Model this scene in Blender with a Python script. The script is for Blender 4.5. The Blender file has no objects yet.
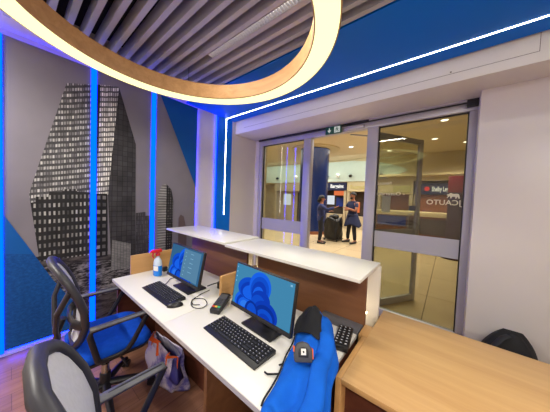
import bpy, bmesh, math, random
from mathutils import Vector, Matrix
random.seed(7)
SC = bpy.context.scene
COL = SC.collection
PI = math.pi

# ------------------------------------------------------------------ materials
def lin(c):
    return c/12.92 if c <= .04045 else ((c+.055)/1.055)**2.4
def rgb(r, g, b):
    return (lin(r/255), lin(g/255), lin(b/255), 1)
def new_mat(name):
    m = bpy.data.materials.new(name); m.use_nodes = True
    nt = m.node_tree
    return m, nt, nt.nodes['Principled BSDF'], nt.nodes, nt.links
def mat(name, col, rough=.5, metal=0., vary=.06, scale=6., coat=0., bump=0., spec=.5):
    m, nt, p, N, L = new_mat(name)
    tc = N.new('ShaderNodeTexCoord')
    no = N.new('ShaderNodeTexNoise'); no.inputs['Scale'].default_value = scale; no.inputs['Detail'].default_value = 4
    L.new(tc.outputs['Object'], no.inputs['Vector'])
    ra = N.new('ShaderNodeValToRGB')
    c = rgb(*col)
    ra.color_ramp.elements[0].position = .3; ra.color_ramp.elements[1].position = .7
    ra.color_ramp.elements[0].color = tuple(max(0, x*(1-vary)) for x in c[:3])+(1,)
    ra.color_ramp.elements[1].color = tuple(min(1, x*(1+vary)) for x in c[:3])+(1,)
    L.new(no.outputs['Fac'], ra.inputs['Fac']); L.new(ra.outputs['Color'], p.inputs['Base Color'])
    p.inputs['Roughness'].default_value = rough; p.inputs['Metallic'].default_value = metal
    p.inputs['Coat Weight'].default_value = coat; p.inputs['Specular IOR Level'].default_value = spec
    if bump:
        b = N.new('ShaderNodeBump'); b.inputs['Strength'].default_value = bump; b.inputs['Distance'].default_value = .004
        n2 = N.new('ShaderNodeTexNoise'); n2.inputs['Scale'].default_value = scale*20
        L.new(tc.outputs['Object'], n2.inputs['Vector']); L.new(n2.outputs['Fac'], b.inputs['Height']); L.new(b.outputs['Normal'], p.inputs['Normal'])
    return m
def emit(name, col, strength=1.):
    m, nt, p, N, L = new_mat(name)
    N.remove(p); e = N.new('ShaderNodeEmission'); e.inputs['Color'].default_value = tuple(col)+(1,); e.inputs['Strength'].default_value = strength
    L.new(e.outputs[0], N['Material Output'].inputs['Surface'])
    return m
def wood(name, dark, light, axis=0, rough=.45, scale=1., spec=.4, planks=None):
    m, nt, p, N, L = new_mat(name)
    g = N.new('ShaderNodeNewGeometry')
    mp = N.new('ShaderNodeMapping')
    s = [14*scale]*3; s[axis] = 1.1*scale
    mp.inputs['Scale'].default_value = s
    L.new(g.outputs['Position'], mp.inputs['Vector'])
    n1 = N.new('ShaderNodeTexNoise'); n1.inputs['Scale'].default_value = 1.6; n1.inputs['Detail'].default_value = 8; n1.inputs['Roughness'].default_value = .62; n1.inputs['Distortion'].default_value = .6
    L.new(mp.outputs[0], n1.inputs['Vector'])
    ra = N.new('ShaderNodeValToRGB')
    ra.color_ramp.elements[0].position = .3; ra.color_ramp.elements[0].color = rgb(*dark)
    ra.color_ramp.elements[1].position = .72; ra.color_ramp.elements[1].color = rgb(*light)
    L.new(n1.outputs['Fac'], ra.inputs['Fac'])
    out = ra.outputs['Color']
    if planks:
        br = N.new('ShaderNodeTexBrick'); br.inputs['Scale'].default_value = 1
        br.inputs['Brick Width'].default_value = planks[0]; br.inputs['Row Height'].default_value = planks[1]; br.inputs['Mortar Size'].default_value = .0015
        br.inputs['Color1'].default_value = (.85, .85, .85, 1); br.inputs['Color2'].default_value = (1.08, 1.05, 1.02, 1); br.inputs['Mortar'].default_value = (.4, .4, .4, 1)
        m2 = N.new('ShaderNodeMapping')
        if axis == 1: m2.inputs['Rotation'].default_value = (0, 0, PI/2)
        L.new(g.outputs['Position'], m2.inputs['Vector']); L.new(m2.outputs[0], br.inputs['Vector'])
        mx = N.new('ShaderNodeMix'); mx.data_type = 'RGBA'; mx.blend_type = 'MULTIPLY'; mx.inputs['Factor'].default_value = 1
        L.new(out, mx.inputs['A']); L.new(br.outputs['Color'], mx.inputs['B']); out = mx.outputs['Result']
    L.new(out, p.inputs['Base Color']); p.inputs['Roughness'].default_value = rough; p.inputs['Specular IOR Level'].default_value = spec
    return m
def facade(name, base, lit, w, h, mortar=.25, rough=.55, bias=0., dist=.004, stretch=1., shear=0.):
    """printed rows of windows, in the plane of the mural (world y, z)"""
    m, nt, p, N, L = new_mat(name)
    g = N.new('ShaderNodeNewGeometry'); sp = N.new('ShaderNodeSeparateXYZ'); cb = N.new('ShaderNodeCombineXYZ')
    L.new(g.outputs['Position'], sp.inputs[0]); 
    mu = N.new('ShaderNodeMath'); mu.operation = 'MULTIPLY'; mu.inputs[1].default_value = stretch
    L.new(sp.outputs['Y'], mu.inputs[0]); L.new(mu.outputs[0], cb.inputs['X'])
    # rows rise to the right in the printed view: z - shear*(y-.36)*(z-.84)
    a1 = N.new('ShaderNodeMath'); a1.operation = 'SUBTRACT'; a1.inputs[1].default_value = .36; L.new(sp.outputs['Y'], a1.inputs[0])
    a2 = N.new('ShaderNodeMath'); a2.operation = 'SUBTRACT'; a2.inputs[1].default_value = .84; L.new(sp.outputs['Z'], a2.inputs[0])
    a3 = N.new('ShaderNodeMath'); a3.operation = 'MULTIPLY'; L.new(a1.outputs[0], a3.inputs[0]); L.new(a2.outputs[0], a3.inputs[1])
    a4 = N.new('ShaderNodeMath'); a4.operation = 'MULTIPLY_ADD'; a4.inputs[1].default_value = -shear; L.new(a3.outputs[0], a4.inputs[0]); L.new(sp.outputs['Z'], a4.inputs[2])
    L.new(a4.outputs[0], cb.inputs['Y'])
    nz = N.new('ShaderNodeTexNoise'); nz.inputs['Scale'].default_value = 9; L.new(cb.outputs[0], nz.inputs['Vector'])
    va = N.new('ShaderNodeVectorMath'); va.operation = 'MULTIPLY_ADD'; va.inputs[1].default_value = (dist*3, dist*3, 0)
    L.new(nz.outputs['Color'], va.inputs[0]); L.new(cb.outputs[0], va.inputs[2])
    br = N.new('ShaderNodeTexBrick'); br.offset = 0; br.inputs['Scale'].default_value = 1
    br.inputs['Brick Width'].default_value = w; br.inputs['Row Height'].default_value = h
    br.inputs['Mortar Size'].default_value = min(w, h)*mortar; br.inputs['Mortar Smooth'].default_value = .3; br.inputs['Bias'].default_value = bias
    br.inputs['Color1'].default_value = rgb(*base); br.inputs['Color2'].default_value = rgb(*lit); br.inputs['Mortar'].default_value = tuple(x*.42 for x in rgb(*base)[:3])+(1,)
    L.new(va.outputs[0], br.inputs['Vector'])
    n2 = N.new('ShaderNodeTexNoise'); n2.inputs['Scale'].default_value = 5; n2.inputs['Detail'].default_value = 3; L.new(cb.outputs[0], n2.inputs['Vector'])
    r2 = N.new('ShaderNodeValToRGB'); r2.color_ramp.elements[0].position = .3; r2.color_ramp.elements[0].color = (.6, .6, .6, 1); r2.color_ramp.elements[1].position = .7; r2.color_ramp.elements[1].color = (1.15, 1.15, 1.15, 1)
    L.new(n2.outputs['Fac'], r2.inputs['Fac'])
    mx = N.new('ShaderNodeMix'); mx.data_type = 'RGBA'; mx.blend_type = 'MULTIPLY'; mx.inputs['Factor'].default_value = 1
    L.new(br.outputs['Color'], mx.inputs['A']); L.new(r2.outputs['Color'], mx.inputs['B'])
    L.new(mx.outputs['Result'], p.inputs['Base Color']); p.inputs['Roughness'].default_value = rough; p.inputs['Specular IOR Level'].default_value = .25
    return m
def clutter(name, dark, light, sc=16., stretch=(1, 3), rough=.55, lo=.42, hi=.68):
    """printed streets and low buildings: broken streaks"""
    m, nt, p, N, L = new_mat(name)
    g = N.new('ShaderNodeNewGeometry'); mp = N.new('ShaderNodeMapping'); mp.inputs['Scale'].default_value = (1, stretch[0], stretch[1])
    L.new(g.outputs['Position'], mp.inputs['Vector'])
    n = N.new('ShaderNodeTexNoise'); n.inputs['Scale'].default_value = sc; n.inputs['Detail'].default_value = 7; n.inputs['Roughness'].default_value = .7
    L.new(mp.outputs[0], n.inputs['Vector'])
    r = N.new('ShaderNodeValToRGB'); r.color_ramp.elements[0].position = lo; r.color_ramp.elements[0].color = rgb(*dark); r.color_ramp.elements[1].position = hi; r.color_ramp.elements[1].color = rgb(*light)
    L.new(n.outputs['Fac'], r.inputs['Fac']); L.new(r.outputs['Color'], p.inputs['Base Color']); p.inputs['Roughness'].default_value = rough; p.inputs['Specular IOR Level'].default_value = .25
    return m
def glass(name, tint, refl=1.0, frost=None):
    m, nt, p, N, L = new_mat(name)
    N.remove(p)
    t = N.new('ShaderNodeBsdfTransparent'); t.inputs['Color'].default_value = tuple(tint)+(1,)
    gl = N.new('ShaderNodeBsdfGlossy'); gl.inputs['Roughness'].default_value = .01
    fr = N.new('ShaderNodeLayerWeight'); fr.inputs['Blend'].default_value = .5
    pw = N.new('ShaderNodeMath'); pw.operation = 'POWER'; pw.inputs[1].default_value = 5
    mt = N.new('ShaderNodeMath'); mt.operation = 'MULTIPLY_ADD'; mt.inputs[1].default_value = .5*refl; mt.inputs[2].default_value = .045*refl
    mx = N.new('ShaderNodeMixShader')
    L.new(fr.outputs['Facing'], pw.inputs[0]); L.new(pw.outputs[0], mt.inputs[0]); L.new(mt.outputs[0], mx.inputs['Fac']); L.new(t.outputs[0], mx.inputs[1]); L.new(gl.outputs[0], mx.inputs[2])
    out = mx
    if frost:
        d = N.new('ShaderNodeBsdfDiffuse'); d.inputs['Color'].default_value = rgb(*frost)
        m2 = N.new('ShaderNodeMixShader'); m2.inputs['Fac'].default_value = .86
        L.new(mx.outputs[0], m2.inputs[1]); L.new(d.outputs[0], m2.inputs[2]); out = m2
    L.new(out.outputs[0], N['Material Output'].inputs['Surface'])
    return m
def tiles(name, c1, c2, grout, size, rough=.12, ox=0., oy=0.):
    m, nt, p, N, L = new_mat(name)
    g = N.new('ShaderNodeNewGeometry'); mp = N.new('ShaderNodeMapping'); mp.inputs['Location'].default_value = (ox, oy, 0); L.new(g.outputs['Position'], mp.inputs['Vector'])
    br = N.new('ShaderNodeTexBrick'); br.offset = 0; br.inputs['Scale'].default_value = 1; br.inputs['Brick Width'].default_value = size; br.inputs['Row Height'].default_value = size
    br.inputs['Mortar Size'].default_value = .006; br.inputs['Color1'].default_value = rgb(*c1); br.inputs['Color2'].default_value = rgb(*c2); br.inputs['Mortar'].default_value = rgb(*grout)
    L.new(mp.outputs[0], br.inputs['Vector']); L.new(br.outputs['Color'], p.inputs['Base Color']); p.inputs['Roughness'].default_value = rough
    return m

M = {}
M['wall'] = mat('white_wall_paint', (218, 211, 203), .35, vary=.015, scale=2)
M['fascia'] = mat('white_fascia_paint', (226, 221, 210), .4, vary=.015, scale=2)
M['blue_paint'] = mat('blue_paint', (0, 116, 222), .55, vary=.03, scale=2, spec=.2)
M['deck'] = mat('dark_ceiling_void', (18, 18, 24), .9)
M['slat'] = mat('grey_slat_paint', (182, 184, 190), .5, vary=.03)
M['floor'] = wood('laminate_floor', (128, 88, 68), (166, 122, 100), 1, .38, .8, planks=(1.2, .19))
M['oak'] = wood('oak_laminate', (186, 144, 92), (204, 164, 110), 0, .4, .7)
M['oak_end'] = wood('oak_laminate_upright', (178, 134, 82), (196, 152, 98), 1, .4, .7)
M['ring_wood'] = wood('ring_wood_veneer', (168, 124, 76), (196, 152, 100), 0, .5, .8)
M['walnut'] = wood('brown_board', (104, 66, 42), (130, 88, 58), 0, .42, .5)
M['dark_wood'] = wood('dark_inner_board', (78, 40, 28), (98, 54, 38), 1, .5, .5)
M['white_top'] = mat('white_laminate', (220, 217, 208), .3, vary=.01, scale=3)
M['white_edge'] = mat('grey_white_edging', (186, 180, 180), .4, vary=.02)
M['white_board'] = mat('white_board', (228, 224, 216), .4, vary=.01)
M['black'] = mat('black_plastic', (24, 24, 27), .42, vary=.08)
M['black_soft'] = mat('matt_black_plastic', (30, 30, 34), .6, vary=.08)
M['key'] = mat('key_plastic', (34, 35, 38), .5, vary=.05)
M['legend'] = mat('key_legend', (190, 190, 195), .5)
M['chair_grey'] = mat('grey_chair_plastic', (88, 88, 92), .45, vary=.04)
M['chair_black'] = mat('black_chair_plastic', (27, 26, 33), .45, vary=.06)
M['mesh'] = mat('light_grey_mesh_fabric', (205, 205, 208), .8, vary=.05, scale=60, bump=.2)
M['blue_fabric'] = mat('blue_seat_fabric', (10, 74, 190), .9, vary=.08, scale=30, bump=.3, spec=.2)
M['chrome'] = mat('chrome', (190, 188, 185), .18, 1.)
M['alu'] = mat('silver_aluminium_frame', (186, 184, 190), .35, .25, vary=.02)
M['steel'] = mat('brushed_steel', (175, 172, 165), .3, .9)
M['jacket'] = mat('blue_softshell_fabric', (14, 92, 196), .85, vary=.06, scale=20, bump=.25, spec=.2)
M['lining'] = mat('black_lining', (22, 23, 28), .9, vary=.1, scale=30)
M['orange'] = mat('orange_plastic', (226, 96, 34), .5)
M['tape_grey'] = mat('dark_grey_rubber', (64, 64, 68), .55)
M['paper'] = mat('white_paper', (224, 222, 216), .7, vary=.02)
M['green_sign'] = mat('green_sign_face', (16, 84, 62), .4)
M['sign_white'] = emit('sign_white_pictogram', (.8, .85, .8), .6)
M['cable'] = mat('black_cable', (20, 20, 22), .5)
M['white_led'] = emit('white_led', (1., .94, .84), 14.)
M['blue_led'] = emit('blue_led', (.0, .24, 9.), 1.)
M['blue_tape'] = emit('blue_tape', (.002, .010, 1.), 26.)
M['warm_led'] = emit('warm_led', (1., .78, .45), 14.)
M['ring_light'] = emit('ring_diffuser', (1.55, 1.54, .74), 1.)
M['lamp_cell'] = emit('louvre_lamp', (1., .96, .88), 2.2)
M['red'] = mat('red_plastic', (214, 36, 40), .4)
M['skin'] = mat('skin', (150, 98, 74), .6)
M['hair'] = mat('black_hair', (18, 15, 16), .7)
M['navy'] = mat('navy_cloth', (28, 36, 72), .85)
M['navy_light'] = mat('navy_jersey', (34, 44, 92), .85)
M['trousers'] = mat('dark_trousers', (20, 22, 34), .85)
M['shoe'] = mat('black_shoe', (14, 14, 16), .5)
M['bag_black'] = mat('black_bag_fabric', (17, 17, 20), .75, vary=.15, scale=12, bump=.4)
M['bin_bag'] = mat('black_bin_bag', (22, 22, 24), .4, vary=.2, scale=9, bump=.5)
M['glass'] = glass('clear_glass', (.86, .88, .82))
M['glass_tint'] = glass('tinted_glass', (.74, .74, .65), 1.1)
M['frost'] = glass('frosted_band', (.8, .8, .8), .6, (186, 184, 190))
M['lettering'] = mat('pale_glass_lettering', (214, 208, 178), .5)
M['mall_floor'] = tiles('mall_tiles', (204, 184, 148), (210, 190, 154), (128, 112, 88), 1.2, .16, .2, .4)
M['mall_ceiling'] = mat('mall_ceiling_paint', (214, 198, 168), .7, vary=.02)
M['mall_white'] = mat('mint_white_wall_paint', (206, 220, 210), .6, vary=.02)
M['mall_cream'] = mat('cream_bulkhead_paint', (206, 190, 150), .6, vary=.03)
M['column_blue'] = mat('navy_column_cladding', (18, 36, 84), .25, vary=.05)
M['maroon'] = mat('maroon_panel', (120, 22, 28), .4)
M['plum'] = mat('dark_plum_panel', (52, 30, 44), .4)
M['sign_navy'] = mat('navy_sign', (26, 34, 74), .4)
M['sign_text'] = emit('lit_letters', (1., .97, .88), 1.2)
M['sign_yellow'] = emit('yellow_lit_sign', (.75, .6, .22), .9)
M['sign_orange'] = emit('orange_lit_sign', (.85, .2, .07), .9)
M['shop_dark'] = mat('dark_shop_interior', (60, 48, 40), .7, vary=.35, scale=5)
M['shop_cream'] = mat('cream_shop_front', (186, 170, 140), .6, vary=.08, scale=4)
M['shop_brown'] = wood('shop_brown_board', (108, 62, 38), (140, 84, 52), 0, .5, .4)
M['shop_light'] = emit('lit_display', (.8, .85, .9), .9)
M['downlight'] = emit('downlight_lens', (1., .95, .8), 5.)
M['bluesign'] = mat('blue_notice', (20, 50, 140), .5)
M['liquid'] = mat('blue_cleaning_liquid', (20, 120, 215), .15, vary=.03)
M['clear'] = mat('pale_bottle_plastic', (190, 206, 222), .25, vary=.03)

# mural inks
M['ink_sky'] = mat('print_sky_grey', (126, 122, 132), .5, vary=.16, scale=1.1, spec=.25)
M['ink_blue'] = mat('print_flat_blue', (8, 84, 160), .5, vary=.04, spec=.25)
M['ink_blue_city'] = clutter('print_blue_city', (8, 66, 134), (20, 88, 160), 24, (1.4, 2))
M['ink_upper'] = facade('print_tower_upper', (112, 111, 116), (214, 214, 212), .085, .055, .28, bias=-.1, stretch=4.25, shear=.26)
M['ink_lower'] = facade('print_tower_lower', (58, 58, 62), (186, 186, 184), .072, .080, .34, bias=.0, stretch=2.2, shear=.1)
M['ink_mid'] = facade('print_tower_mid', (130, 128, 134), (250, 248, 244), .06, .052, .2, bias=.2, stretch=3., shear=.2)
M['ink_midlow'] = facade('print_tower_mid_lower', (44, 44, 50), (160, 158, 160), .1, .08, .3, bias=-.1, stretch=2.)
M['ink_gap'] = mat('print_dark_gap', (34, 30, 42), .5, spec=.25)
M['ink_right'] = facade('print_tower_right', (52, 51, 56), (66, 65, 70), .05, .06, .06)
M['ink_low'] = facade('print_low_block', (120, 119, 122), (138, 138, 140), .03, .02, .1)
M['ink_small'] = facade('print_small_block', (88, 86, 92), (60, 58, 66), .02, .05, .3)
M['ink_round'] = facade('print_round_tower', (170, 168, 166), (190, 188, 186), .5, .036, .45, dist=.002)
M['ink_round_dark'] = facade('print_round_tower_shade', (58, 56, 60), (150, 148, 146), .03, .036, .4)
M['ink_brown'] = mat('print_far_block', (92, 78, 80), .5)
M['ink_city'] = clutter('print_dark_city', (26, 25, 30), (150, 146, 150), 14, (1, 3), lo=.45, hi=.66)
M['ink_far'] = clutter('print_street', (36, 33, 38), (100, 94, 94), 7, (1, 5))

# ------------------------------------------------------------------ mesh helpers
class MB:
    def __init__(self): self.v = []; self.f = []; self.mi = []; self.cur = 0
    def add(self, vs, fs):
        o = len(self.v); self.v += [tuple(p) for p in vs]
        for f in fs: self.f.append([i+o for i in f]); self.mi.append(self.cur)
        return self
    def box(self, x0, x1, y0, y1, z0, z1):
        return self.add([(x0,y0,z0),(x1,y0,z0),(x1,y1,z0),(x0,y1,z0),(x0,y0,z1),(x1,y0,z1),(x1,y1,z1),(x0,y1,z1)],
                        [(3,2,1,0),(4,5,6,7),(0,1,5,4),(1,2,6,5),(2,3,7,6),(3,0,4,7)])
    def obox(self, c, ax, ay, az, sx, sy, sz):
        c = Vector(c); ax, ay, az = Vector(ax).normalized(), Vector(ay).normalized(), Vector(az).normalized()
        vs = [c+ax*sx*i/2+ay*sy*j/2+az*sz*k/2 for k in (-1,1) for (i,j) in ((-1,-1),(1,-1),(1,1),(-1,1))]
        return self.add(vs, [(3,2,1,0),(4,5,6,7),(0,1,5,4),(1,2,6,5),(2,3,7,6),(3,0,4,7)])
    def tube(self, pts, r, seg=10, closed=False, flat=None, up=None):
        """r: number, list per point, or (a, b) half sizes via flat=(a, b)"""
        P = [Vector(p) for p in pts]; n = len(P); rings = []
        prev = None
        for i in range(n):
            a = P[(i-1) % n] if (closed or i > 0) else P[i]
            b = P[(i+1) % n] if (closed or i < n-1) else P[i]
            t = (b-a)
            t = t.normalized() if t.length > 1e-9 else Vector((0,0,1))
            u = Vector(up) if up else (prev if prev else (Vector((0,0,1)) if abs(t.z) < .9 else Vector((1,0,0))))
            u = (u-t*u.dot(t))
            if u.length < 1e-6: u = t.orthogonal()
            u.normalize(); prev = u.copy(); w = t.cross(u)
            rr = r[i] if isinstance(r, (list, tuple)) else r
            fa, fb = flat if flat else (1, 1)
            rings.append([P[i]+u*math.cos(2*PI*k/seg)*rr*fa+w*math.sin(2*PI*k/seg)*rr*fb for k in range(seg)])
        vs = [v for rg in rings for v in rg]; fs = []
        m = n if closed else n-1
        for i in range(m):
            for k in range(seg):
                j = (i+1) % n; fs.append((i*seg+k, i*seg+(k+1) % seg, j*seg+(k+1) % seg, j*seg+k))
        if not closed:
            fs.append(tuple(reversed(range(seg)))); fs.append(tuple((n-1)*seg+k for k in range(seg)))
        return self.add(vs, fs)
    def lathe(self, prof, c=(0,0,0), seg=24, sx=1., sy=1., close=False):
        vs = []; fs = []; n = len(prof)
        for (r, z) in prof:
            for k in range(seg):
                a = 2*PI*k/seg; vs.append((c[0]+r*sx*math.cos(a), c[1]+r*sy*math.sin(a), c[2]+z))
        m = n if close else n-1
        for i in range(m):
            j = (i+1) % n
            for k in range(seg): fs.append((i*seg+k, i*seg+(k+1) % seg, j*seg+(k+1) % seg, j*seg+k))
        if not close:
            if prof[0][0] > 1e-6: fs.append(tuple(reversed(range(seg))))
            if prof[-1][0] > 1e-6: fs.append(tuple((n-1)*seg+k for k in range(seg)))
        return self.add(vs, fs)
    def grid(self, fn, nu, nv):
        vs = [fn(i/nu, j/nv) for j in range(nv+1) for i in range(nu+1)]
        fs = [(j*(nu+1)+i, j*(nu+1)+i+1, (j+1)*(nu+1)+i+1, (j+1)*(nu+1)+i) for j in range(nv) for i in range(nu)]
        return self.add(vs, fs)
    def poly(self, pts): return self.add(pts, [tuple(range(len(pts)))])
    def prism(self, pts, d):
        d = Vector(d); n = len(pts); a = [Vector(p) for p in pts]; b = [p+d for p in a]
        return self.add(a+b, [tuple(reversed(range(n))), tuple(range(n, 2*n))]+[(i, (i+1) % n, (i+1) % n+n, i+n) for i in range(n)])
    def ball(self, c, rx, ry=None, rz=None, seg=14, rows=9):
        ry = ry or rx; rz = rz or rx
        prof = [(max(1e-5, math.sin(PI*i/rows)), -math.cos(PI*i/rows)) for i in range(rows+1)]
        vs = []; fs = []
        for (r, z) in prof:
            for k in range(seg):
                a = 2*PI*k/seg; vs.append((c[0]+rx*r*math.cos(a), c[1]+ry*r*math.sin(a), c[2]+rz*z))
        for i in range(rows):
            for k in range(seg): fs.append((i*seg+k, i*seg+(k+1) % seg, (i+1)*seg+(k+1) % seg, (i+1)*seg+k))
        return self.add(vs, fs)

def wloc(o):
    p = Vector((0, 0, 0))
    while o: p += o.location; o = o.parent
    return p
def part(name, mb, mats, parent=None, local=False, bevel=0., sub=0, smooth=35, solid=0., bseg=2):
    """one mesh object; coordinates are the world's unless local"""
    me = bpy.data.meshes.new(name)
    off = Vector((0, 0, 0)) if local or not parent else wloc(parent)
    bm = bmesh.new()
    vs = [bm.verts.new(Vector(p)-off) for p in mb.v]
    for f, mi in zip(mb.f, mb.mi):
        try: fc = bm.faces.new([vs[i] for i in f]); fc.material_index = mi
        except ValueError: pass
    if bevel or sub or smooth:
        bmesh.ops.remove_doubles(bm, verts=bm.verts, dist=1e-6)
    bmesh.ops.recalc_face_normals(bm, faces=bm.faces)
    if bevel:
        bmesh.ops.bevel(bm, geom=[e for e in bm.edges if len(e.link_faces) == 2 and e.calc_face_angle(0) > .6], offset=bevel, segments=bseg, affect='EDGES', profile=.5, clamp_overlap=True)
    bm.to_mesh(me); bm.free()
    for m in (mats if isinstance(mats, (list, tuple)) else [mats]): me.materials.append(m)
    if smooth:
        for p in me.polygons: p.use_smooth = True
        me.set_sharp_from_angle(angle=math.radians(smooth))
    o = bpy.data.objects.new(name, me); COL.objects.link(o)
    if parent: o.parent = parent
    if solid:
        s = o.modifiers.new('solid', 'SOLIDIFY'); s.thickness = solid; s.offset = 0
    if sub:
        s = o.modifiers.new('sub', 'SUBSURF'); s.levels = sub; s.render_levels = sub
    return o
def tag(o, label, cat, group=None):
    o['label'] = label; o['category'] = cat
    if group: o['group'] = group
    return o
def thing(name, label, cat, loc=(0,0,0), rz=0., group=None):
    o = bpy.data.objects.new(name, None); COL.objects.link(o)
    o.location = loc; o.rotation_euler = (0, 0, rz); o.empty_display_size = .1
    return tag(o, label, cat, group)
def struct(name, mb, m, **k):
    o = part(name, mb, m, **k)
    if not k.get('parent'): o['kind'] = 'structure'
    return o
def sroot(name, loc):
    o = bpy.data.objects.new(name, None); COL.objects.link(o); o.location = loc; o.empty_display_size = .1; o['kind'] = 'structure'
    return o
def dup(root, loc, rz, label=None):
    r = root.copy(); COL.objects.link(r); r.location = loc; r.rotation_euler = (0, 0, rz)
    if label: r['label'] = label
    for ch in list(root.children):
        c = ch.copy(); COL.objects.link(c); c.parent = r
        for g in list(ch.children):
            d = g.copy(); COL.objects.link(d); d.parent = c
    return r
def text_mesh(s, size, x0, depth=.002, bold=0.):
    """flat lettering as mesh data: list of verts (x, y) and faces"""
    cu = bpy.data.curves.new('txt', 'FONT'); cu.body = s; cu.size = size; cu.extrude = depth; cu.offset = bold; cu.resolution_u = 3
    ob = bpy.data.objects.new('txt', cu); COL.objects.link(ob)
    dg = bpy.context.evaluated_depsgraph_get(); dg.update()
    me = ob.evaluated_get(dg).to_mesh()
    vs = [v.co.copy() for v in me.vertices]; fs = [tuple(p.vertices) for p in me.polygons]
    ob.evaluated_get(dg).to_mesh_clear(); bpy.data.objects.remove(ob); bpy.data.curves.remove(cu)
    return vs, fs
def add_text(mb, s, size, origin, ax, ay, width=None, depth=.002, bold=0.):
    vs, fs = text_mesh(s, size, 0, depth, bold)
    if not vs: return
    w = max(v.x for v in vs)-min(v.x for v in vs); m = min(v.x for v in vs); k = (width/w) if width else 1
    o = Vector(origin); ax = Vector(ax); ay = Vector(ay); az = ax.cross(ay)
    mb.add([o+ax*(v.x-m)*k+ay*v.y+az*v.z for v in vs], fs)

# ------------------------------------------------------------------ camera
cam_d = bpy.data.cameras.new('camera'); cam = bpy.data.objects.new('camera', cam_d); COL.objects.link(cam)
yaw, pitch, roll, fpx = 6.79585547e-01, -3.56635101e-02, 3.81651972e-02, 214.061222
f = Vector((-math.sin(yaw)*math.cos(pitch), math.cos(yaw)*math.cos(pitch), math.sin(pitch)))
r0 = Vector((math.cos(yaw), math.sin(yaw), 0)); u0 = r0.cross(f)
r = math.cos(roll)*r0+math.sin(roll)*u0; u = -math.sin(roll)*r0+math.cos(roll)*u0
cam.matrix_world = Matrix(((r.x, u.x, -f.x, 0), (r.y, u.y, -f.y, 0), (r.z, u.z, -f.z, 1.54), (0, 0, 0, 1)))
cam_d.sensor_width = 36; cam_d.sensor_fit = 'HORIZONTAL'; cam_d.lens = 36*fpx/550; cam_d.clip_start = .02
SC.camera = cam

# ------------------------------------------------------------------ room shell
XL, YW, YD = -3.08, 2.91, 3.18
XR, YB, ZC = 2.4, -2.6, 2.89
struct('floor', MB().box(XL-.1, XR+.1, YB-.1, YD-.02, -.06, 0), M['floor'])
wl = struct('wall_left', MB().box(XL-.12, XL, YB, YD+.1, 0, 3.12), M['wall'])
struct('wall_right', MB().box(XR, XR+.1, YB, YW, 0, 3.12), M['wall'])
struct('wall_back', MB().box(XL, XR, YB-.1, YB, 0, 3.12), M['wall'])
struct('wall_front', MB().box(.196, XR+.1, YW, YD+.1, 0, 2.70), M['wall'], bevel=.004)
ceil = struct('ceiling', MB().box(XL-.1, XR+.1, YB, 3.3, 3.08, 3.16), M['deck'])
b = MB(); b.box(XL, -2.78, YB, 1.64, ZC+.03, 3.08)
part('border', b, M['fascia'], ceil)
b = MB(); y = 1.60
while y > YB+.1:
    b.box(-2.78, XR, y-.019, y+.019, ZC, ZC+.12); y -= .1075
part('slats', b, M['slat'], ceil)
part('blue_panel', MB().box(XL, XR, 1.64, 2.56, ZC, 3.08), M['blue_paint'], ceil)
# blue band running down the left wall
struct('trim_1', MB().box(XL, XL+.006, 2.175, 2.505, 0, ZC), M['blue_paint'])
# white bulkhead above the glass front
t2 = struct('trim_2', MB().box(XL, XR, 2.585, YD+.1, 2.675, 3.08), M['fascia'], bevel=.002)
b = MB()
b.box(XL+.22, .489, 2.5835, 2.585, 2.757, 2.760); b.box(.487, .490, 2.5835, 2.585, 2.757, 2.9)
b.lathe([(.007, 0), (.007, .004)], (0, 0, 0), 10); n = len(b.v)
for i in range(n-20, n):
    x_, y_, z_ = b.v[i]; b.v[i] = (-.046+x_, 2.585-z_, 2.775+y_)
part('access_seam', b, mat('seam_shadow_gap', (120, 104, 84), .8), t2)

# glass front: header rail, posts, panes
hd = struct('trim_3', MB().box(-2.98, .21, 3.13, 3.23, 2.565, 2.655), M['alu'], bevel=.004)
part('rail', MB().box(-2.98, .2, 3.10, 3.2, 2.645, 2.675), M['black'], hd)
part('rail_end', MB().box(.10, .2, 3.085, 3.125, 2.60, 2.675), M['black'], hd)
part('cover_strip', MB().box(-.9, .1, 3.075, 3.10, 2.652, 2.675), M['alu'], hd)
part('post', MB().box(-1.955, -1.815, 3.13, 3.23, 0, 2.565), M['alu'], hd, bevel=.006)
part('post', MB().box(-.925, -.785, 3.13, 3.23, 0, 2.565), M['alu'], hd, bevel=.006)
part('post', MB().box(.13, .215, 3.13, 3.23, 0, 2.565), M['alu'], hd, bevel=.006)
part('post', MB().box(-2.98, -2.9, 3.13, 3.23, 0, 2.565), M['alu'], hd, bevel=.006)
part('wall_filler', MB().box(XL, -2.98, 3.12, 3.24, 0, 2.675), M['wall'], hd)
def pane(name, x0, x1, gm):
    w = sroot(name, ((x0+x1)/2, 3.18, 0))
    part('glass_pane', MB().box(x0, x1, 3.176, 3.184, .1, 2.565), gm, w, smooth=0)
    part('bottom_rail', MB().box(x0, x1, 3.14, 3.22, 0, .1), M['alu'], w, bevel=.004)
    part('gasket', MB().box(x0, x0+.012, 3.165, 3.195, .1, 2.565).box(x1-.012, x1, 3.165, 3.195, .1, 2.565).box(x0, x1, 3.165, 3.195, 2.553, 2.565), M['black'], w)
    part('frosted_band', MB().box(x0+.012, x1-.012, 3.172, 3.176, .93, 1.15), M['frost'], w, smooth=0)
    return w
w1 = pane('window_1', -2.9, -1.955, M['glass'])
w2 = pane('window_2', -.785, .13, M['glass_tint'])
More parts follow.
